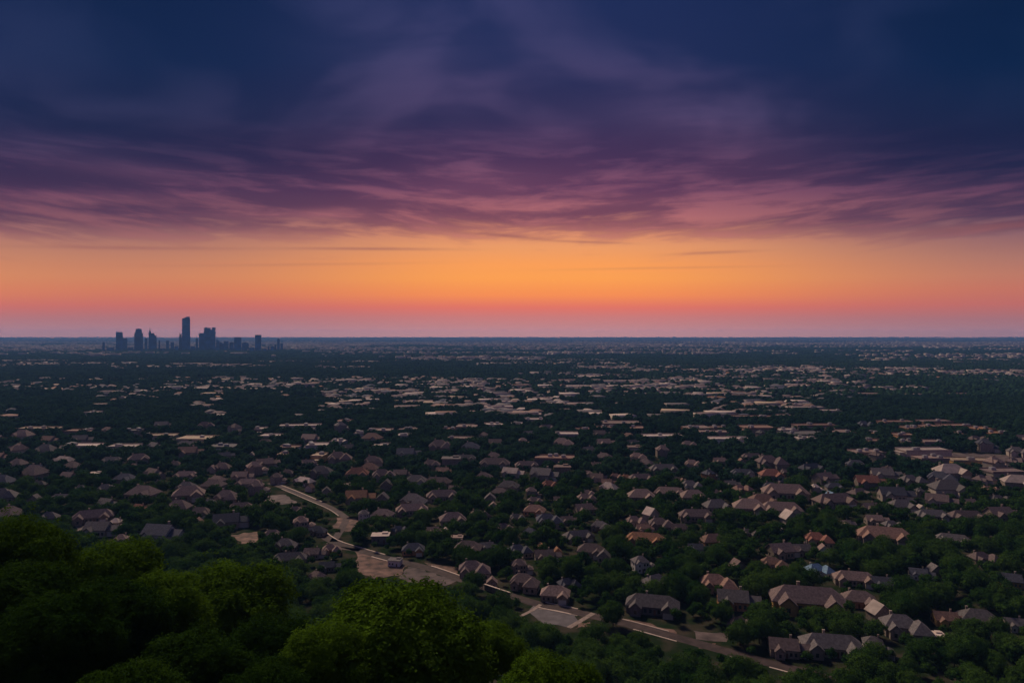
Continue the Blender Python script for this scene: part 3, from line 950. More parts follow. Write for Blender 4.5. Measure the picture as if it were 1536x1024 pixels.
for i, (x0, x1, yt, st, lab) in enumerate(TOW):
    D = 3850 + (i * 97 % 260)
    if yt > 515: D = 3790 + (i * 31 % 60)
    X0, X1 = tx(x0, D), tx(x1, D); W = (X1 - X0) * cos(atan2(X0, D)); H = tz(yt, D); cx = (X0 + X1) / 2; d = min(max(W * .8, 18), 60)
    e = link('skyscraper', None, loc=(cx, D, 0), rz=-atan2(cx, D), label=lab, category='skyscraper', group='skyline towers')
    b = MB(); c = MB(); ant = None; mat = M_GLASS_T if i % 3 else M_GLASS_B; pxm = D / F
    if st in ('box', 'pole', 'ant', 'cap'):
        b.box(-W / 2, W / 2, -d / 2, d / 2, -2, H - 3 * pxm * .3)
        c.box(-W / 2 * .96, W / 2 * .96, -d / 2 * .96, d / 2 * .96, H - .3 * 3 * pxm + .01, H)
        if st == 'cap': c.box(-W / 2 - .6, W / 2 + .6, -d / 2 - .6, d / 2 + .6, H - 2 * pxm, H - 1.2 * pxm)
        if st == 'pole': ant = [(0, H, H + 2 * pxm, .5)]; 
        if st == 'ant': ant = [(0, H, H + 5 * pxm, .9)]
    elif st == 'step':
        hs = tz(499, D); b.frustum(0, 0, W * 1.03, d * 1.03, -2, W, d, hs)
        c.frustum(0, 0, W * .72, d * .8, hs + .01, W * .7, d * .8, H - 1.2 * pxm); c.frustum(0, 0, W * .62, d * .7, H - 1.2 * pxm + .01, W * .6, d * .7, H)
    elif st == 'spire':
        hs = tz(502.5, D); h2 = tz(499.5, D)
        b.frustum(0, 0, W * 1.05, d * 1.05, -2, W * .97, d, hs)
        c.box(-W / 2, W * .22, -d * .45, d * .45, hs + .01, h2); c.frustum(-W * .32, 0, W * .3, d * .3, h2 + .01, W * .16, d * .16, tz(495, D))
        ant = [(-W * .32, tz(495, D), tz(491, D), 2.2)]
    elif st == 'point':
        b.frustum(W * .05, 0, W * 1.1, d, -2, W * .8, d * .8, H - 3 * pxm); c.frustum(-W * .15, 0, W * .4, d * .4, H - 3 * pxm + .01, .8, .8, H)
    elif st == 'slant':
        hs = tz(480, D); b.frustum(0, 0, W * 1.06, d, -2, W, d, hs)
        c.frustum(0, 0, W, d, hs + .01, W, d, tz(478.4, D)); 
        c.frustum(-W * .22, 0, W * .55, d, tz(478.4, D) + .01, W * .55, d, tz(478.0, D), zr=H - .3 * pxm); c.box(W * .055, W * .46, -d / 2, d / 2, tz(478.4, D) + .01, H)
    elif st == 'twin':
        hs = tz(494, D); b.box(-W / 2, W / 2, -d / 2, d / 2, -2, hs)
        c.box(-W / 2, W * .06, -d * .48, d * .48, hs + .01, tz(491.6, D)); c.box(-W * .40, -W * .2, -d * .3, d * .3, tz(491.6, D) + .01, tz(490.8, D))
        c.box(W * .18, W / 2, -d * .48, d * .48, hs + .01, H)
    elif st == 'slope':
        b.box(-W / 2, W / 2, -d / 2, d / 2, -2, H - 3 * pxm); c.frustum(0, 0, W, d, H - 3 * pxm + .01, W, d, H + pxm, zr=H - 2.4 * pxm)
    elif st == 'round':
        b.box(-W / 2, W / 2, -d / 2, d / 2, -2, H - 1.8 * pxm)
        z = H - 1.8 * pxm
        for q in range(4):
            w2 = W * cos(q / 4 * pi / 2 + .2); c.box(-w2 / 2, w2 / 2, -d * .45, d * .45, z + .01, z + .45 * pxm); z += .45 * pxm
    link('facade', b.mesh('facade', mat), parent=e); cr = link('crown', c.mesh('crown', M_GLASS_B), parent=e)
    if ant:
        for a, z0, z1, r in ant:
            t = MB(); t.tube((a, 0, z0), (a, 0, z1), r, r * .5, 6); link('antenna', t.mesh('antenna', M_GLASS_B), parent=cr)
    if H > 60:    # floor bands standing proud of the glass
        q = MB(); z = 12
        ws, ds_ = (W, d) if st in ('step', 'spire', 'slant') else (W, d)
        if st in ('box', 'ant', 'cap', 'twin'):
            while z < H * .9: q.box(-ws / 2 - .5, ws / 2 + .5, -ds_ / 2 - .5, ds_ / 2 + .5, z, z + 1.2); z += 9
            link('floor_bands', q.mesh('floor_bands', M_GLASS_B), parent=e)
    FOOT.append((cx, D, W))

# ----------------------------------------------------------------------------- far small buildings (one mass)
def noise2(x, y, seed, s):
    """cheap smooth value noise"""
    g = np.random.default_rng(seed).random((256, 256))
    u = x / s; v = y / s; iu = np.floor(u).astype(int); iv = np.floor(v).astype(int); fu = u - iu; fv = v - iv
    fu = fu * fu * (3 - 2 * fu); fv = fv * fv * (3 - 2 * fv)
    G = lambda a, b: g[a % 256, b % 256]
    return (G(iu, iv) * (1 - fu) + G(iu + 1, iv) * fu) * (1 - fv) + (G(iu, iv + 1) * (1 - fu) + G(iu + 1, iv + 1) * fu) * fv

def far_buildings():
    n = 90000
    # uniform in picture height favours nearness; draw D from a mixed law
    D = np.concatenate([np.sqrt(RNG.uniform(760 ** 2, 2600 ** 2, 14000)), np.sqrt(RNG.uniform(2400 ** 2, 9000 ** 2, 50000)), np.sqrt(RNG.uniform(9000 ** 2, 26000 ** 2, 60000))])
    X = RNG.uniform(-.8, .8, len(D)) * D
    f = .6 * noise2(X * .45, D, 3, 420) + .4 * noise2(X * .5, D, 4, 130)
    keep = np.where(D < 2600, (f > .50) & (RNG.random(len(D)) < .42), (f > .53) & (RNG.random(len(D)) < .42))
    px = 768 + X / D * F; py = HOR + CAM_Z / D * F
    # dark woods the photo shows empty
    for (a, b, c, d_) in ((1290, 1536, 566, 606), (640, 860, 548, 562), (0, 260, 556, 580), (900, 1060, 598, 625), (30, 290, 600, 630), (330, 480, 588, 628), (1240, 1536, 598, 622), (560, 640, 606, 630)):
        keep &= ~((px > a) & (px < b) & (py > c) & (py < d_) & (RNG.random(len(D)) < .9))
    X, D = X[keep], D[keep]
    big = RNG.random(len(D)) < .2
    W = np.where(big, RNG.uniform(16, 34, len(D)), RNG.uniform(11, 19, len(D))); d = np.where(big, RNG.uniform(12, 26, len(D)), RNG.uniform(9, 14, len(D)))
    far = D > 4500; W = np.where(far, W * 1.5, W); d = np.where(far, d * 1.3, d)
    H = np.where(big, RNG.uniform(4.5, 7, len(D)), RNG.uniform(3, 4.5, len(D))); flat = big.copy()
    # photo streaks: clusters placed where bright rows show
    ST = [(0, 100, 541, 544, 60), (120, 175, 533, 536, 20), (165, 182, 551, 553, 5), (260, 320, 546, 549, 40), (320, 384, 548, 551, 30), (355, 375, 531, 532, 5), (60, 128, 570, 572, 10),
          (425, 552, 517.5, 521, 260), (470, 560, 550, 556, 40), (510, 556, 573, 576, 16), (555, 592, 588, 592, 10), (600, 768, 536, 543, 60), (635, 740, 569, 584, 50), (748, 768, 546, 548, 6),
          (828, 872, 530, 532, 24), (765, 812, 537, 546, 30), (815, 855, 544, 546, 14), (862, 948, 551, 556, 40), (858, 950, 562, 570, 30), (950, 1155, 554, 560, 90), (900, 1045, 580, 588, 45),
          (1044, 1072, 530, 533, 16), (945, 1032, 517, 520, 60), (1085, 1118, 514, 516, 30), (1128, 1192, 515.5, 518, 50), (1345, 1380, 513, 515, 40), (1388, 1450, 520.5, 523, 60), (1288, 1340, 540, 543, 26),
          (1353, 1367, 540, 545, 8), (1433, 1467, 544.5, 546, 12), (1500, 1536, 533, 536, 20), (1150, 1255, 550, 560, 70), (1310, 1425, 552, 558, 50), (1335, 1536, 557, 566, 80), (1280, 1300, 574, 583, 8),
          (1180, 1216, 580, 583, 8), (1290, 1392, 582, 588, 26), (1170, 1290, 571, 578, 20), (1030, 1160, 590, 600, 34), (0, 60, 575, 580, 8), (950, 1060, 570, 580, 20), (780, 860, 560, 566, 20), (360, 384, 568, 577, 10), (400, 460, 576, 583, 10)]
    sx, sD = [], []
    for a, b, c, e, k in ST:
        u = RNG.uniform(a, b, k); v = RNG.uniform(c, e, k); v = np.where(RNG.random(k) < .5, (c + e) / 2 + RNG.normal(0, .3, k), v)
        dd = CAM_Z * F / (v - HOR); sx.append((u - 768) / F * dd); sD.append(dd)
    sx = np.concatenate(sx); sD = np.concatenate(sD); k = len(sx)
    H = np.where(D > 2600, H + RNG.uniform(2, 7, len(D)), H)
    X = np.concatenate([X, sx]); D = np.concatenate([D, sD])
    W = np.concatenate([W, RNG.uniform(10, 42, k) * np.clip(sD / 2500, .6, 1.8)]); d = np.concatenate([d, RNG.uniform(10, 30, k) * np.clip(sD / 2500, .7, 3)])
    H = np.concatenate([H, RNG.uniform(4, 7, k) + np.where(sD > 2500, RNG.uniform(2, 8, k), 0)]); flat = np.concatenate([flat, np.ones(k, bool)])
    N = len(X)
    a = RNG.uniform(-.35, .35, N); ca, sa = np.cos(a), np.sin(a)
    tpl = np.array([(-1, -1, 0), (1, -1, 0), (1, 1, 0), (-1, 1, 0), (-1, -1, 1), (1, -1, 1), (1, 1, 1), (-1, 1, 1)], float)
    ridge = np.array([(-.45, 0, 1), (.45, 0, 1)])
    def place(T, zmul):
        u = T[None, :, 0] * W[:, None] / 2; v = T[None, :, 1] * d[:, None] / 2
        return np.stack([X[:, None] + u * ca[:, None] - v * sa[:, None], D[:, None] + u * sa[:, None] + v * ca[:, None], np.broadcast_to(zmul, u.shape)], -1)
    body = place(tpl, tpl[None, :, 2] * H[:, None]); body[:, :4, 2] = -.5
    rid = place(ridge, (H + np.where(flat, .25, d * .22))[:, None])
    V = np.concatenate([body, rid], 1)                       # N,10,3
    quads = np.array([(0, 1, 5, 4), (1, 2, 6, 5), (2, 3, 7, 6), (3, 0, 4, 7), (4, 5, 9, 8), (6, 7, 8, 9), (5, 6, 9, 9), (7, 4, 8, 8)])
    base = (np.arange(N) * 10)[:, None, None]
    Q = (quads[None, :6] + base).reshape(-1, 4)
    tri = (np.array([(5, 6, 9), (7, 4, 8)])[None] + base).reshape(-1, 3)
    Qt = np.concatenate([np.stack([Q[:, 0], Q[:, 1], Q[:, 2]], 1), np.stack([Q[:, 0], Q[:, 2], Q[:, 3]], 1)], 0)
    allt = np.concatenate([Qt, tri], 0)
    cm = RNG.choice(8, N, p=[.29, .09, .27, .16, .07, .05, .02, .05]); cm = np.where(flat & (RNG.random(N) < .2), 7, cm)
    isroofq = np.tile(np.array([0, 0, 0, 0, 1, 1]), N)
    hidx = np.repeat(np.arange(N), 6)
    mq = np.where(isroofq == 1, cm[hidx], 8 + (hidx % 2)); mt = cm[np.repeat(np.arange(N), 2)]
    me = idx_mesh('distant_buildings', V.reshape(-1, 3), allt, [ROOF[k] for k in 'mpgsntow'] + [WALL['t'], WALL['c']], np.concatenate([mq, mq, mt]))
    link('distant_buildings', me, kind='stuff', label='mass of far-off low roofs scattered through the woods towards the horizon', category='distant buildings')
    for xx, yy, ww in zip(X[D < 2200], D[D < 2200], W[D < 2200]): FOOT.append((xx, yy, ww * .62))
    print('far buildings', N)
    return X, D, W, d
FBX, FBD, FBW, FBd = far_buildings()
fpx = 768 + FBX / FBD * F; fpy = HOR + (CAM_Z - 5) / FBD * F
for a, b, w, D in zip(fpx, fpy, FBW / FBD * F, FBD):
    if D < 6500 and (D > 2500 or random.random() < .6): protect(a - w * .45, a + w * .45 + 1, b - 2, b + 1, D)

# ----------------------------------------------------------------------------- trees
def ico(level=1):
    import bmesh
    bm = bmesh.new(); bmesh.ops.create_icosphere(bm, subdivisions=level, radius=1)
    bm.verts.ensure_lookup_table()
    V = np.array([v.co[:] for v in bm.verts]); Fa = np.array([[v.index for v in f.verts] for f in bm.faces]); bm.free()
    return V, Fa
ICO1, ICO2 = ico(1), ico(2)

def crown_tris(seed, tips, per, leaf, tip_r, lobes=9, core=ICO1, quad=False, core_s=.80, flat=1.0):
    """unit crown: radius about 1, from z=0 (bottom) to z=flat*1.35 (top). Returns (M*3,3) triangles."""
    g = np.random.default_rng(seed)
    C, Rr = [], []
    C.append((0, 0, .62)); Rr.append(.62)
    for i in range(lobes):
        a = i / lobes * 2 * pi * 1.618 * 2 + g.uniform(-.4, .4); r = g.uniform(.34, .74); z = g.uniform(.22, .98) * (1.10 - .45 * r)
        C.append((r * cos(a), r * sin(a), z)); Rr.append(g.uniform(.20, .40))
    C = np.array(C); Rr = np.array(Rr)
    out = []
    for c, r in zip(C, Rr):
        V, Fa = core
        k = 1 + .22 * (g.random(len(V)) - .5)
        P = V * (r * core_s * k)[:, None] + c
        out.append(P[Fa].reshape(-1, 3))
    li = g.choice(len(C), tips * 3, p=Rr ** 2 / np.sum(Rr ** 2))
    n = g.normal(size=(tips * 3, 3)); n /= np.linalg.norm(n, axis=1)[:, None]
    P = C[li] + n * (Rr[li] * (g.uniform(.84, 1.12, tips * 3) + (g.random(tips * 3) < .12) * g.uniform(.05, .30, tips * 3)))[:, None]
    dist = np.linalg.norm(P[:, None] - C[None], axis=2) - Rr[None] * .86
    dist[np.arange(len(P)), li] = 9
    ok = (dist.min(1) > 0) & (P[:, 2] > .02) & ((n[:, 2] > -.35) | (g.random(len(P)) < .3))
    P = P[ok][:tips]; n = n[ok][:tips]
    T = len(P)
    Pl = (P[:, None] + g.normal(size=(T, per, 3)) * tip_r * np.array((1, 1, .7))).reshape(-1, 3)
    nl = np.repeat(n, per, 0) + np.array((0, 0, .35)) + g.normal(size=(T * per, 3)) * .55; nl /= np.linalg.norm(nl, axis=1)[:, None]
    t = np.cross(nl, g.normal(size=nl.shape)); t /= np.linalg.norm(t, axis=1)[:, None] + 1e-9
    b = np.cross(nl, t)
    s = leaf * g.uniform(.6, 1.3, len(Pl))[:, None]
    if quad:
        q = np.stack([Pl - t * s, Pl - b * s * .45, Pl + t * s, Pl + b * s * .45], 1)
        out.append(np.concatenate([q[:, [0, 1, 2]], q[:, [0, 2, 3]]], 1).reshape(-1, 3))
    else:
        out.append(np.stack([Pl + t * s, Pl - t * s * .5 + b * s * .87, Pl - t * s * .5 - b * s * .87], 1).reshape(-1, 3))
    A = np.concatenate(out, 0); A[:, 2] = np.maximum(A[:, 2], -.08) * flat
    return A

def trunk_mesh(seed, h_trunk, r, limbs=5, name='trunk'):
    """trunk of unit tree: crown radius 1; z from -h_trunk to crown"""
    g = random.Random(seed); w = MB()
    top = (g.uniform(-.08, .08), g.uniform(-.08, .08), .25)
    w.tube((0, 0, -h_trunk), (top[0] * .5, top[1] * .5, -h_trunk * .4), r * 1.25, r, 8); w.tube((top[0] * .5, top[1] * .5, -h_trunk * .4 - .01), top, r, r * .6, 8)
    for i in range(limbs):
        a = i / limbs * 2 * pi + g.uniform(-.4, .4); q = (cos(a) * .35 + top[0], sin(a) * .35 + top[1], .5 + g.uniform(-.15, .2))
        e = (cos(a + .2) * .68, sin(a + .2) * .68, .72 + g.uniform(-.2, .2))
        w.tube((top[0], top[1], top[2] - .05), q, r * .5, r * .32, 6); w.tube(q, e, r * .32, r * .1, 6)
    return w.mesh(name, M_BARK)

CROWN_HERO = [np_mesh('crown', crown_tris(100 + i, 2300, 16, .024, .034, lobes=26, core=ICO2, quad=True, core_s=.72), 3, [M_LEAF_N]) for i in range(3)]
CROWN_MID = [np_mesh('crown', crown_tris(200 + i, 420, 9, .045, .055, lobes=10 + i % 5, core=ICO1, quad=True, core_s=.72), 3, [M_LEAF_M]) for i in range(8)]
TRUNK = {h: [trunk_mesh(i, h, .045) for i in range(3)] for h in (.3, .6, 1.0, 1.6, 2.6, 4.5)}

# hero trees: px centre, top py, D, crown radius m, crown height factor, mesh, label, dark (shade put into leaf colour)
HERO = [
 (592, 896, 37, 6.3, .95, 0, 'biggest bright green tree, round crown filling the bottom centre', 0),
 (485, 948, 33, 2.6, 1.1, 1, 'small bright tree hugging the left side of the biggest bottom-centre tree', 0),
 (330, 858, 58, 6.2, 1.0, 2, 'sunlit-topped round tree on the slope, left of the biggest tree', 0),
 (165, 820, 55, 5.3, 1.1, 1, 'broad green tree on the left slope under the slate gabled house', 0),
 (235, 868, 47, 3.8, 1.0, 0, 'shaded green tree between the two lit trees on the left slope', 0),
 (22, 780, 50, 4.6, 1.1, 2, 'tall green tree rising highest at the left edge', 0),
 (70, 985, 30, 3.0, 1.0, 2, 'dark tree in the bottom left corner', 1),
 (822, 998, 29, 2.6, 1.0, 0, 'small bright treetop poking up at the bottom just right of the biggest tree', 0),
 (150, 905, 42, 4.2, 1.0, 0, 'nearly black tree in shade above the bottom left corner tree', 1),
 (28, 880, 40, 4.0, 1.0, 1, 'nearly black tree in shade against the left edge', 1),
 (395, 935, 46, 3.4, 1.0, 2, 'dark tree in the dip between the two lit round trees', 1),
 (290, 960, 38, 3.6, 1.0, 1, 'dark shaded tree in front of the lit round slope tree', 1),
 (735, 940, 48, 2.6, 1.0, 1, 'medium green tree at the right shoulder of the biggest tree', 0),
 (200, 1010, 27, 2.4, 1.0, 0, 'darkest low treetop at the bottom, right of the corner tree', 1),
 (400, 1010, 30, 2.2, 1.0, 2, 'low dark treetop at the bottom left of the biggest tree', 1),
]
CH = 1.32
hero_pos = []
def add_tree(x, y, ztop, rad, crown, flat, lab, mat=None, name='tree', grp='trees covering the near hillside', squash=1.0):
    z0 = float(gz(x, y)); ch = CH * rad * flat
    zc = max(ztop - ch, z0 + .8)
    e = link(name, None, loc=(x, y, z0), label=lab, category='tree', group=grp)
    rz = random.uniform(0, 6.28)
    o = link('crown', crown, parent=e, loc=(0, 0, zc - z0), rz=rz, sc_=(rad, rad, rad * flat))
    if mat is not None: o.material_slots[0].link = 'OBJECT'; o.material_slots[0].material = mat
    th = zc - z0
    hk = [h for h in TRUNK if h * rad >= th + .2]
    t = link('trunk', random.choice(TRUNK[min(hk) if hk else 4.5]), parent=e, loc=(0, 0, zc - z0), rz=rz, sc_=rad)
    return e
for (px, py, D, r, fl, k, lab, dark) in HERO:
    x = (px - 768) / F * D; ztop = CAM_Z - (py - HOR) / F * D
    Dc = D + r * .35
    x = (px - 768) / F * Dc
    add_tree(x, Dc, ztop, r, CROWN_HERO[k], fl, lab, mat=M_LEAF_SHADE if dark else None)
    hero_pos.append((x, Dc, r))
    LAND_H = (px, py)
HL = [(592, 960, 'the biggest bottom-centre tree'), (330, 900, 'the sunlit-topped round slope tree'), (165, 850, 'the broad left-slope tree'), (22, 820, 'the tall left-edge tree'),
      (833, 922, 'the parking lot'), (580, 855, 'the bare dirt lot'), (650, 872, 'the paved lot at the road end'), (965, 945, 'the kerbed road below the largest house'),
      (745, 885, 'the thin bright garden wall'), (1130, 990, 'the road near the bottom edge'), (822, 1010, 'the small bright bottom treetop'), (1420, 990, 'the dark bottom right corner'), (350, 840, 'the dark canopy edge')]

# all other trees
def canopy_limit(px):     # nothing on the near slope rises above this line in the photo
    return np.interp(px, [0, 100, 230, 300, 420, 470, 600, 720, 760, 900, 1536], [792, 826, 845, 872, 905, 935, 915, 930, 985, 1010, 1020])
def canopy_limit2(px):
    return np.interp(px, [0, 60, 100, 250, 340, 440, 480, 560, 620, 700, 790, 830, 900, 960, 1020, 1100, 1200, 1300, 1536], [776, 790, 806, 822, 822, 838, 868, 878, 886, 878, 918, 940, 932, 942, 955, 966, 984, 985, 978])
cand = []
def grid(Dmin, Dmax, sp):
    ys = np.arange(Dmin, Dmax, sp); out = []
    for y in ys:
        xs = np.arange(-.80 * y - 6, .80 * y + 6, sp)
        out.append(np.stack([xs + RNG.uniform(-.42, .42, len(xs)) * sp, y + RNG.uniform(-.42, .42, len(xs)) * sp], 1))
    return np.concatenate(out)
bands = [(26, 320, 6.8), (150, 620, 5.2), (320, 1000, 7.2), (1000, 2500, 11.0), (2500, 6400, 24.0)]
T = []
for a, b, s in bands:
    g = grid(a, b, s)
    if a == 26:
        g2 = grid(26, 345, 9.0)
        on = lambda q, m: np.hypot(q[:, 0], q[:, 1]) < toe(np.degrees(np.arctan2(q[:, 0], q[:, 1]))) + m
        g = np.concatenate([g[~on(g, -6)], g2[on(g2, -6)]])
    if a in (150, 320): g = g[~on(g, -6)]
    n = len(g)
    r = (RNG.uniform(1.3, 2.6, n) if s == 5.2 else RNG.uniform(3.1, 5.9, n) if s < 10 else RNG.uniform(4.2, 6.6, n) if s < 20 else RNG.uniform(10, 16, n))
    f = noise2(g[:, 0], g[:, 1], 9, 160)
    kp = RNG.random(n) < np.where(f > .35, .97, .82)
    T.append(np.concatenate([g[kp], r[kp][:, None], np.full((kp.sum(), 1), s)], 1))
T = np.concatenate(T)
x, y, r, sp = T.T
z0 = gz(x, y)
hill = np.hypot(x, y) < toe(np.degrees(np.arctan2(x, y))) + 2
r = np.where(hill & (sp < 10), RNG.uniform(3.3, 5.3, len(r)), r)
ht = np.where(sp < 20, np.minimum(r * 1.25 + RNG.uniform(.6, 3.6, len(r)), np.where(hill, 14, 10)), RNG.uniform(7, 11, len(r)))      # total height
px, ptop = proj(x, y, z0 + ht)
# keep under the photo's canopy line on the hill
D = np.hypot(x, y)
lim = np.where(y < 95, canopy_limit(px) + 4, canopy_limit2(px))
lim = lim + RNG.gamma(1.6, 5, len(lim)) * np.where(hill, 1, 0)
need = hill & (ptop < lim)
zmax = CAM_Z - (lim - HOR) / F * y
ht = np.where(need, np.where((np.hypot(x, y) > 130), np.maximum(zmax - z0, RNG.uniform(3, 5, len(x))), zmax - z0), ht)
keep = ht > 2.6
keep &= ~((y < 30) & (px > 640))
r = np.where(need, np.minimum(r, np.maximum(ht * .85, 1.2)), r)
# heroes own their ground
for hx, hy, hr in hero_pos:
    keep &= np.hypot(x - hx, y - hy) > (hr + r) * .62
    hp = 768 + hx / hy * F
    keep &= ~((y < hy) & (np.abs(px - hp) < hr / hy * F * .8) & (y > 20) & (ptop < proj(0, hy, 0)[1]))
# footprints, using a coarse hash
FA = np.array(FOOT)
def near_foot(x, y, r):
    bad = np.zeros(len(x), bool)
    order = np.argsort(FA[:, 1]); A = FA[order]
    for fx, fy, fr in A:
        i0, i1 = np.searchsorted(ysort, fy - fr - 5), np.searchsorted(ysort, fy + fr + 5)
        ii = yord[i0:i1]
        bad[ii] |= np.hypot(x[ii] - fx, y[ii] - fy) < fr + r[ii] * .35
    return bad
yord = np.argsort(y); ysort = y[yord]
keep &= ~near_foot(x, y, r)
# picture protection
ch = np.minimum(r * 1.32, ht)
zt = z0 + ht
cnt = np.zeros(len(x), int)
for du, dv in ((0, .12), (-.55, .4), (.55, .4), (0, .45), (-.35, .75), (.35, .75), (0, .8)):
    sx = np.clip(px + du * r / y * F, 0, 1535).astype(int); sy = np.clip(HOR + (CAM_Z - (zt - dv * ch)) / y * F, 0, 1099).astype(int)
    cnt += PROT[sy, sx] > y + 4
lim_c = np.where(y < 520, 1, np.where(y < 900, 2, 3)) + (RNG.random(len(y)) < np.where(y < 330, .12, .34))
keep &= cnt < lim_c
lo, hi_ = -120, 1536 + 120
keep &= (px > lo) & (px < hi_) & (proj(x, y, zt)[1] < 1060)
x, y, r, ht, z0, px, sp = (a[keep] for a in (x, y, r, ht, z0, px, sp))
print('trees', len(x))
# the 285 that show largest are objects of their own
inview = (px > -20) & (px < 1556) & (HOR + (CAM_Z - z0 - ht) / y * F < 1022)
score = np.where(inview, r / y, 0) * np.where(sp < 10, 1, 0)
# discount ones covered by a hero
for (hpx, hpy, hD, hr, fl, k, lab, dk) in HERO:
    hx = (hpx - 768) / F * (hD + hr * .35)
    top = HOR + (CAM_Z - z0 - ht) / y * F
    score = np.where((np.abs(px - hpx) < hr / hD * F * .75) & (top > hpy + 12) & (y > hD), 0, score)
top = HOR + (CAM_Z - z0 - ht) / y * F
own = np.argsort(-score)[:285]; own = own[score[own] > 0]
is_own = np.zeros(len(x), bool); is_own[own] = True
covered = (score == 0) & (y < 150) & (sp < 10)
tones = ['dark', 'green', 'round', 'broad', 'shaded', 'leafy']
th = []
for i in own:
    th.append(('broad' if r[i] > 4.6 else 'round' if r[i] > 3.6 else 'small') + ' dark green tree')
tl = rel_labels([(px[i], top[i] + 10) for i in own], th, HL + LAND)
for i, lab in zip(own, tl):
    fl = min(1.15, max(.62, (ht[i] - .9) / (CH * r[i])))
    add_tree(float(x[i]), float(y[i]), float(z0[i] + ht[i]), float(r[i]), CROWN_MID[int(i) % 8], float(fl), lab, mat=M_LEAF_SHADE if (px[i] < 150 and y[i] < 80) else None,  # left-edge trees take the leaf colour with shade painted in
             grp='trees covering the hillside and the streets below it')
print('own trees', len(own), 'nearest stuff', None)

def mass(name, sel, variants, mat, label):
    V = []
    idx = np.nonzero(sel)[0]
    for k, tv in enumerate(variants):
        ii = idx[idx % len(variants) == k]
        if not len(ii): continue
        a = RNG.uniform(0, 2 * pi, len(ii)); ca, sa = np.cos(a)[:, None], np.sin(a)[:, None]
        rr_ = r[ii][:, None]; crown_h = np.minimum(ht[ii] * .92, CH * r[ii])
        X = (tv[None, :, 0] * ca - tv[None, :, 1] * sa) * rr_ + x[ii][:, None]
        Y = (tv[None, :, 0] * sa + tv[None, :, 1] * ca) * rr_ + y[ii][:, None]
        Z = tv[None, :, 2] * (crown_h / CH)[:, None] + (z0[ii] + ht[ii] - crown_h)[:, None]
        V.append(np.stack([X, Y, Z], -1).reshape(-1, 3))
    V = np.concatenate(V)
    print(name, len(idx), 'tris', len(V) // 3)
    link(name, np_mesh(name, V, 3, [mat]), kind='stuff', label=label, category='trees')
rest = ~is_own & ~covered
LC = [crown_tris(300 + i, 150, 3, .10, .06, lobes=7, core=ICO1) for i in range(6)]
LD = [crown_tris(400 + i, 60, 2, .17, .07, lobes=4, core=ico(1), core_s=.9) for i in range(6)]
def low(seed, n, core_n, sz):
    g = np.random.default_rng(seed); V, Fa = ICO1
    A = []
    for q in range(core_n):
        c = np.array((g.uniform(-.45, .45), g.uniform(-.45, .45), g.uniform(.35, .75))) if core_n > 1 else np.array((0, 0, .5)); rr_ = g.uniform(.45, .68) if core_n > 1 else .85
        P = V * (rr_ * (1 + .35 * (g.random(len(V)) - .5)))[:, None] + c
        f = Fa[(P[Fa].mean(1)[:, 2] > .25)]
        A.append(P[f].reshape(-1, 3))
    nn = g.normal(size=(n, 3)); nn[:, 2] = abs(nn[:, 2]); nn /= np.linalg.norm(nn, axis=1)[:, None]
    P = nn * g.uniform(.65, 1.05, n)[:, None] + np.array((0, 0, .25)); t = np.cross(nn, g.normal(size=nn.shape)); t /= np.linalg.norm(t, axis=1)[:, None]; b = np.cross(nn + g.normal(size=nn.shape) * .3, t)
    A.append(np.stack([P + t * sz, P - t * sz * .5 + b * sz * .87, P - t * sz * .5 - b * sz * .87], 1).reshape(-1, 3))
    return np.concatenate(A)
LE = [low(500 + i, 14, 1, .30) for i in range(6)]
LF = [low(600 + i, 10, 3, .25) for i in range(6)]
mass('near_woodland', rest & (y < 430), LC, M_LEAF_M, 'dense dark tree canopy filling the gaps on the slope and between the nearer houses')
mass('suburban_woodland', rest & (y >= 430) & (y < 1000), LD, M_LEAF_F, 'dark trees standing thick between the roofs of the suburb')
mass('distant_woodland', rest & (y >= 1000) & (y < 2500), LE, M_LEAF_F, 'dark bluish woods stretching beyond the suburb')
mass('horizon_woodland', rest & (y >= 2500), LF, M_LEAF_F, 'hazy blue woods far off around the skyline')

# ----------------------------------------------------------------------------- sky
class E:
    """tiny expression layer over the world's math nodes"""
    t = None
    def __init__(s, o): s.o = o
    @staticmethod
    def op(kind, *a, clamp=False):
        n = E.t.nodes.new('ShaderNodeMath'); n.operation = kind; n.use_clamp = clamp
        for i, v in enumerate(a):
            if isinstance(v, E): E.t.links.new(v.o, n.inputs[i])
            else: n.inputs[i].default_value = v
        return E(n.outputs[0])
    def __add__(s, b): return E.op('ADD', s, b)
    __radd__ = __add__
    def __sub__(s, b): return E.op('SUBTRACT', s, b)
    def __rsub__(s, b): return E.op('SUBTRACT', b, s)
    def __mul__(s, b): return E.op('MULTIPLY', s, b)
    __rmul__ = __mul__
    def __truediv__(s, b): return E.op('DIVIDE', s, b)
def sstep(v, a, b, c=0.0, d=1.0):
    n = E.t.nodes.new('ShaderNodeMapRange'); n.interpolation_type = 'SMOOTHSTEP'
    for i, q in enumerate((a, b, c, d)): n.inputs[i + 1].default_value = q
    E.t.links.new(v.o, n.inputs[0]); return E(n.outputs[0])
def comb(a, b, c=0.0):
    n = E.t.nodes.new('ShaderNodeCombineXYZ')
    for i, v in enumerate((a, b, c)):
        if isinstance(v, E): E.t.links.new(v.o, n.inputs[i])
        else: n.inputs[i].default_value = v
    return n.outputs[0]
def wnoise(vec, s, det=5, rough=.55, dist=0.0):
    n = E.t.nodes.new('ShaderNodeTexNoise'); n.inputs['Scale'].default_value = s; n.inputs['Detail'].default_value = det
    n.inputs['Roughness'].default_value = rough; n.inputs['Distortion'].default_value = dist
    E.t.links.new(vec, n.inputs['Vector']); return E(n.outputs[0])
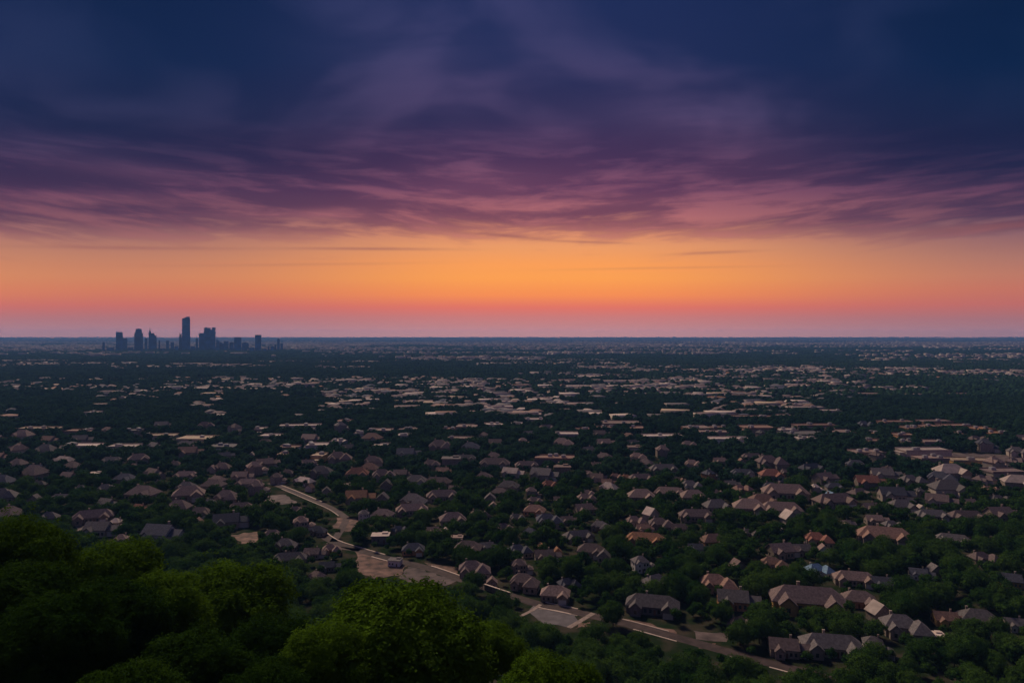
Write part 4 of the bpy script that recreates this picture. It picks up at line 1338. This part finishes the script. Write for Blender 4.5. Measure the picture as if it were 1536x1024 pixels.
def ramp(v, lo, hi, stops):
    n = E.t.nodes.new('ShaderNodeValToRGB'); cr = n.color_ramp
    while len(cr.elements) < len(stops): cr.elements.new(.5)
    for e, (p, c) in zip(cr.elements, stops):
        e.position = (p - lo) / (hi - lo); e.color = (*lin(c), 1)
    m = E.op('DIVIDE', E.op('SUBTRACT', v, lo), hi - lo, clamp=True)
    E.t.links.new(m.o, n.inputs[0]); return n.outputs[0]
def mixf(f, a, b): return a * (1.0 - f) + b * f
def mixc(f, a, b):
    n = E.t.nodes.new('ShaderNodeMix'); n.data_type = 'RGBA'
    if isinstance(f, E): E.t.links.new(f.o, n.inputs[0])
    else: n.inputs[0].default_value = f
    for i, c in ((6, a), (7, b)):
        if isinstance(c, tuple): n.inputs[i].default_value = (*lin(c), 1)
        else: E.t.links.new(c, n.inputs[i])
    return n.outputs[2]

def build_sky():
    w = bpy.data.worlds.new('World'); sc.world = w; w.use_nodes = True
    t = w.node_tree; t.nodes.clear(); E.t = t
    out = t.nodes.new('ShaderNodeOutputWorld'); bg = t.nodes.new('ShaderNodeBackground'); t.links.new(bg.outputs[0], out.inputs[0])
    tc = t.nodes.new('ShaderNodeTexCoord'); sp_ = t.nodes.new('ShaderNodeSeparateXYZ'); t.links.new(tc.outputs['Generated'], sp_.inputs[0])
    X, Y, Z = (E(o) for o in sp_.outputs)
    az = E.op('ARCTAN2', X, Y) * 57.29578
    hl_ = E.op('SQRT', X * X + Y * Y)
    el = E.op('ARCTAN2', Z, hl_) * 57.29578
    azc = E.op('MINIMUM', E.op('ABSOLUTE', az), 45.0)
    eo = el
    el = el * (azc * azc * .00018 + 1.0)
    # clear twilight sky
    cen = ramp(el, 0, 30, [(0, (184, 120, 104)), (.8, (190, 116, 102)), (1.5, (200, 112, 98)), (2.3, (224, 108, 80)), (3.3, (246, 138, 64)), (4.7, (252, 158, 68)), (5.9, (250, 157, 78)), (7.4, (234, 154, 98)), (9, (206, 130, 104)), (12, (150, 96, 110)), (17, (84, 70, 112)), (30, (34, 50, 98))])
    side = ramp(el, 0, 30, [(0, (148, 100, 92)), (1.3, (158, 98, 94)), (2.6, (186, 98, 84)), (3.8, (192, 108, 84)), (5, (186, 116, 92)), (6.5, (168, 112, 98)), (8.5, (136, 94, 100)), (12, (84, 62, 90)), (17, (34, 44, 84)), (22, (6, 32, 70)), (30, (6, 28, 62))])
    dist = E.op('ABSOLUTE', az - 3.0)
    sidef = sstep(dist, 3, 37)
    leftw = sstep(az, -45, -10, 1.0, 0.0)
    sidef = sidef * (1.0 - leftw * .38)
    clear = mixc(sidef, cen, side)
    # streaky cloud deck, bands that follow constant elevation and bend with a slow warp
    w1 = wnoise(comb(az * .028, el * .03, 3.0), 1.0, 1) - .5
    w2 = wnoise(comb(az * .07, el * .10, 9.0), 1.0, 1) - .5
    e2 = el - azc * azc * .0030 + w1 * 5.0 + w2 * 1.0
    st1 = wnoise(comb(az * .075, e2 * .42, 1.0), 1.0, 6, .55, .25)           # long streaks
    st2 = wnoise(comb(az * .15, e2 * .95, 5.0), 1.0, 7, .60, 0.35)          # finer wisps
    soft = wnoise(comb(az * .075, e2 * .13, 7.0), 1.0, 3, .45, .5)            # broad billows
    edge = sstep(el + (st2 - .5) * 6.5 + (st1 - .5) * 3.0 + (w1 * 2.0), 7.3, 9.7)
    dip = (wnoise(comb(az * .06, 0.0, 11.0), 1.0, 2) - .5) * 2.0
    wisps = sstep(st2 + st1 * .4, .78, .90) * sstep(el + dip, 5.4, 7.6) * .45
    cov = E.op('MAXIMUM', edge, wisps)
    cdark = ramp(el, 0, 30, [(5, (196, 116, 88)), (8, (140, 80, 88)), (10, (108, 62, 84)), (12, (88, 52, 84)), (14.5, (66, 44, 80)), (17.5, (46, 42, 80)), (22, (30, 42, 84)), (30, (26, 42, 86))])
    cdark_s = ramp(el, 0, 30, [(5, (150, 92, 88)), (8, (92, 62, 82)), (10, (76, 52, 78)), (12, (50, 40, 70)), (14.5, (24, 32, 66)), (17.5, (14, 32, 66)), (22, (6, 32, 68)), (30, (6, 28, 62))])
    clight = ramp(el, 0, 30, [(5, (232, 150, 100)), (8, (206, 126, 108)), (10, (176, 104, 108)), (12, (138, 82, 104)), (15, (108, 72, 104)), (18, (92, 74, 112)), (23, (72, 68, 110)), (30, (54, 62, 108))])
    cd = mixc(sidef, cdark, cdark_s)
    clight_s = ramp(el, 0, 30, [(5, (176, 112, 92)), (8, (150, 96, 98)), (10, (122, 78, 92)), (12, (98, 62, 88)), (15, (64, 54, 86)), (18, (36, 48, 84)), (23, (22, 46, 84)), (30, (20, 40, 80))])
    clight = mixc(sidef, clight, clight_s)
    hi = sstep(st1 * .45 + st2 * .55 + soft * .15, .52, .70)
    def spot(a0, e0, wa, we, tilt=0.0):
        u = (az - a0) / wa; v = (el - e0 - (az - a0) * tilt) / we
        return E.op('POWER', 2.71828, (u * u + v * v) * -1.0)
    feats = spot(-29, 13.7, 7, .8, -.16) * .75 + spot(-33, 15.8, 5, .8, -.12) * .35 + spot(-15, 10.1, 2.6, .45, .02) * .8 + spot(-33, 11.5, 9, .6, 0) * .6 + spot(-20, 10, 6, .5, -.02) * .5 \
        + spot(14, 18.2, 6, 1.8, .03) * .55 + spot(-9, 22.5, 9, 3.0, -.12) * .35 + spot(26, 11.8, 12, .8, .03) * .6 + spot(-3, 12.4, 7, 1.6, .05) * .35 + spot(18, 10.3, 9, .5, .06) * .5 + spot(4, 10.6, 5, .4, .08) * .4
    hi2 = sstep(soft * .9 + st1 * .1, .42, .66)
    hi = mixf(sstep(el, 12, 19), hi, hi2)
    hi = E.op('MINIMUM', hi * sstep(el, 19, 12, .54, .80) + feats * (st2 * 1.1 + .25), 1.0)
    thin = spot(-12, 7.2, 6, .13, -.01) * .7 + spot(6, 7.75, 3, .10, -.03) * .6 + spot(16.5, 6.9, 3, .13, .05) * .55 + spot(-29, 7.3, 7, .16, -.01) * .5 + spot(-18, 5.9, 9, .12, .01) * .25 + spot(-1, 8.3, 4, .15, -.09) * .8 + spot(35, 9.0, 5, .35, .10) * .8 + spot(12, 5.6, 8, .10, .02) * .25
    dark_f = spot(33, 15.5, 9, 2.6, .06) * .55 + spot(-20, 15.5, 10, 1.6, -.12) * .3
    ccol = mixc(hi, cd, clight)
    ccol = mixc(E.op('MINIMUM', dark_f, .9), ccol, (22, 26, 62))
    sky = mixc(cov * sstep(el, 5.0, 9.5, .55, .96), clear, ccol)
    sky = mixc(E.op('MINIMUM', thin * (st2 + .2), .6), sky, (138, 82, 84))
    # overhead and behind the camera: dim dusk blue-violet
    up = sstep(el, 28, 60)
    sky = mixc(up, sky, (44, 48, 80))
    back = sstep(E.op('ABSOLUTE', az), 55, 120)
    bk = ramp(el, 0, 60, [(0, (92, 84, 120)), (8, (128, 92, 128)), (18, (76, 70, 104)), (60, (44, 48, 80))])
    sky = mixc(back, sky, bk)
    below = sstep(el, -3, -.5, 1.0, 0.0)
    el = eo
    sky = mixc(below, sky, (40, 40, 60))
    # sky brightness added towards the horizon to offset what the haze takes away
    path = E.op('MINIMUM', E.op('DIVIDE', 137.0, E.op('MAXIMUM', el * .0174533, .0001)), E.op('DIVIDE', 25500.0, E.op('COSINE', azc * .0174533)))
    path = E.op('MINIMUM', path, 32000.0)
    boost = E.op('POWER', 2.71828, path * (HAZE_D * .93)) * sstep(el, -.3, -.8, 1.0, .2)
    t.links.new(sky, bg.inputs[0]); t.links.new(boost.o, bg.inputs[1])
build_sky()

# added fill lamp standing in for the afterglow, soft, from ahead and above
afterglow_fill = bpy.data.lights.new('afterglow_fill', 'SUN'); afterglow_fill.energy = 2.2; afterglow_fill.angle = R_(11); afterglow_fill.color = (1.0, .80, .61)
so = bpy.data.objects.new('afterglow_fill', afterglow_fill); COL.objects.link(so)
from mathutils import Vector
d = Vector((-.36, .66, .70)).normalized()        # towards the light: ahead, a little left, high
so.rotation_euler = d.to_track_quat('Z', 'Y').to_euler()

# ----------------------------------------------------------------------------- haze
def build_haze():
    w = MB(); w.box(-FAR, FAR, -FAR, FAR, -1.0, 232.0)
    m = bpy.data.materials.new('haze_air'); t = nt(m)
    out = t.nodes.new('ShaderNodeOutputMaterial'); v = t.nodes.new('ShaderNodeVolumePrincipled')
    v.inputs['Color'].default_value = (.22, .47, 1.0, 1)
    v.inputs['Density'].default_value = HAZE_D
    v.inputs['Anisotropy'].default_value = 0.1
    t.links.new(v.outputs[0], out.inputs['Volume'])
    link('haze', w.mesh('haze', m), kind='stuff')
build_haze()

# ----------------------------------------------------------------------------- camera and render settings
cam = bpy.data.cameras.new('camera'); co = bpy.data.objects.new('camera', cam); COL.objects.link(co)
co.location = (0, 0, CAM_Z); co.rotation_euler = (R_(90), 0, 0)
cam.lens = 24; cam.sensor_width = 36; cam.shift_y = -(512 - HOR) / 1536; cam.clip_start = .5; cam.clip_end = 150000
sc.camera = co
sc.view_settings.view_transform = 'Standard'; sc.view_settings.look = 'None'; sc.view_settings.exposure = 0; sc.view_settings.gamma = 1
sc.cycles.use_denoising = True
sc.cycles.max_bounces = 5; sc.cycles.diffuse_bounces = 2; sc.cycles.glossy_bounces = 2; sc.cycles.transmission_bounces = 3
sc.cycles.volume_bounces = 0
sc.cycles.caustics_reflective = False; sc.cycles.caustics_refractive = False
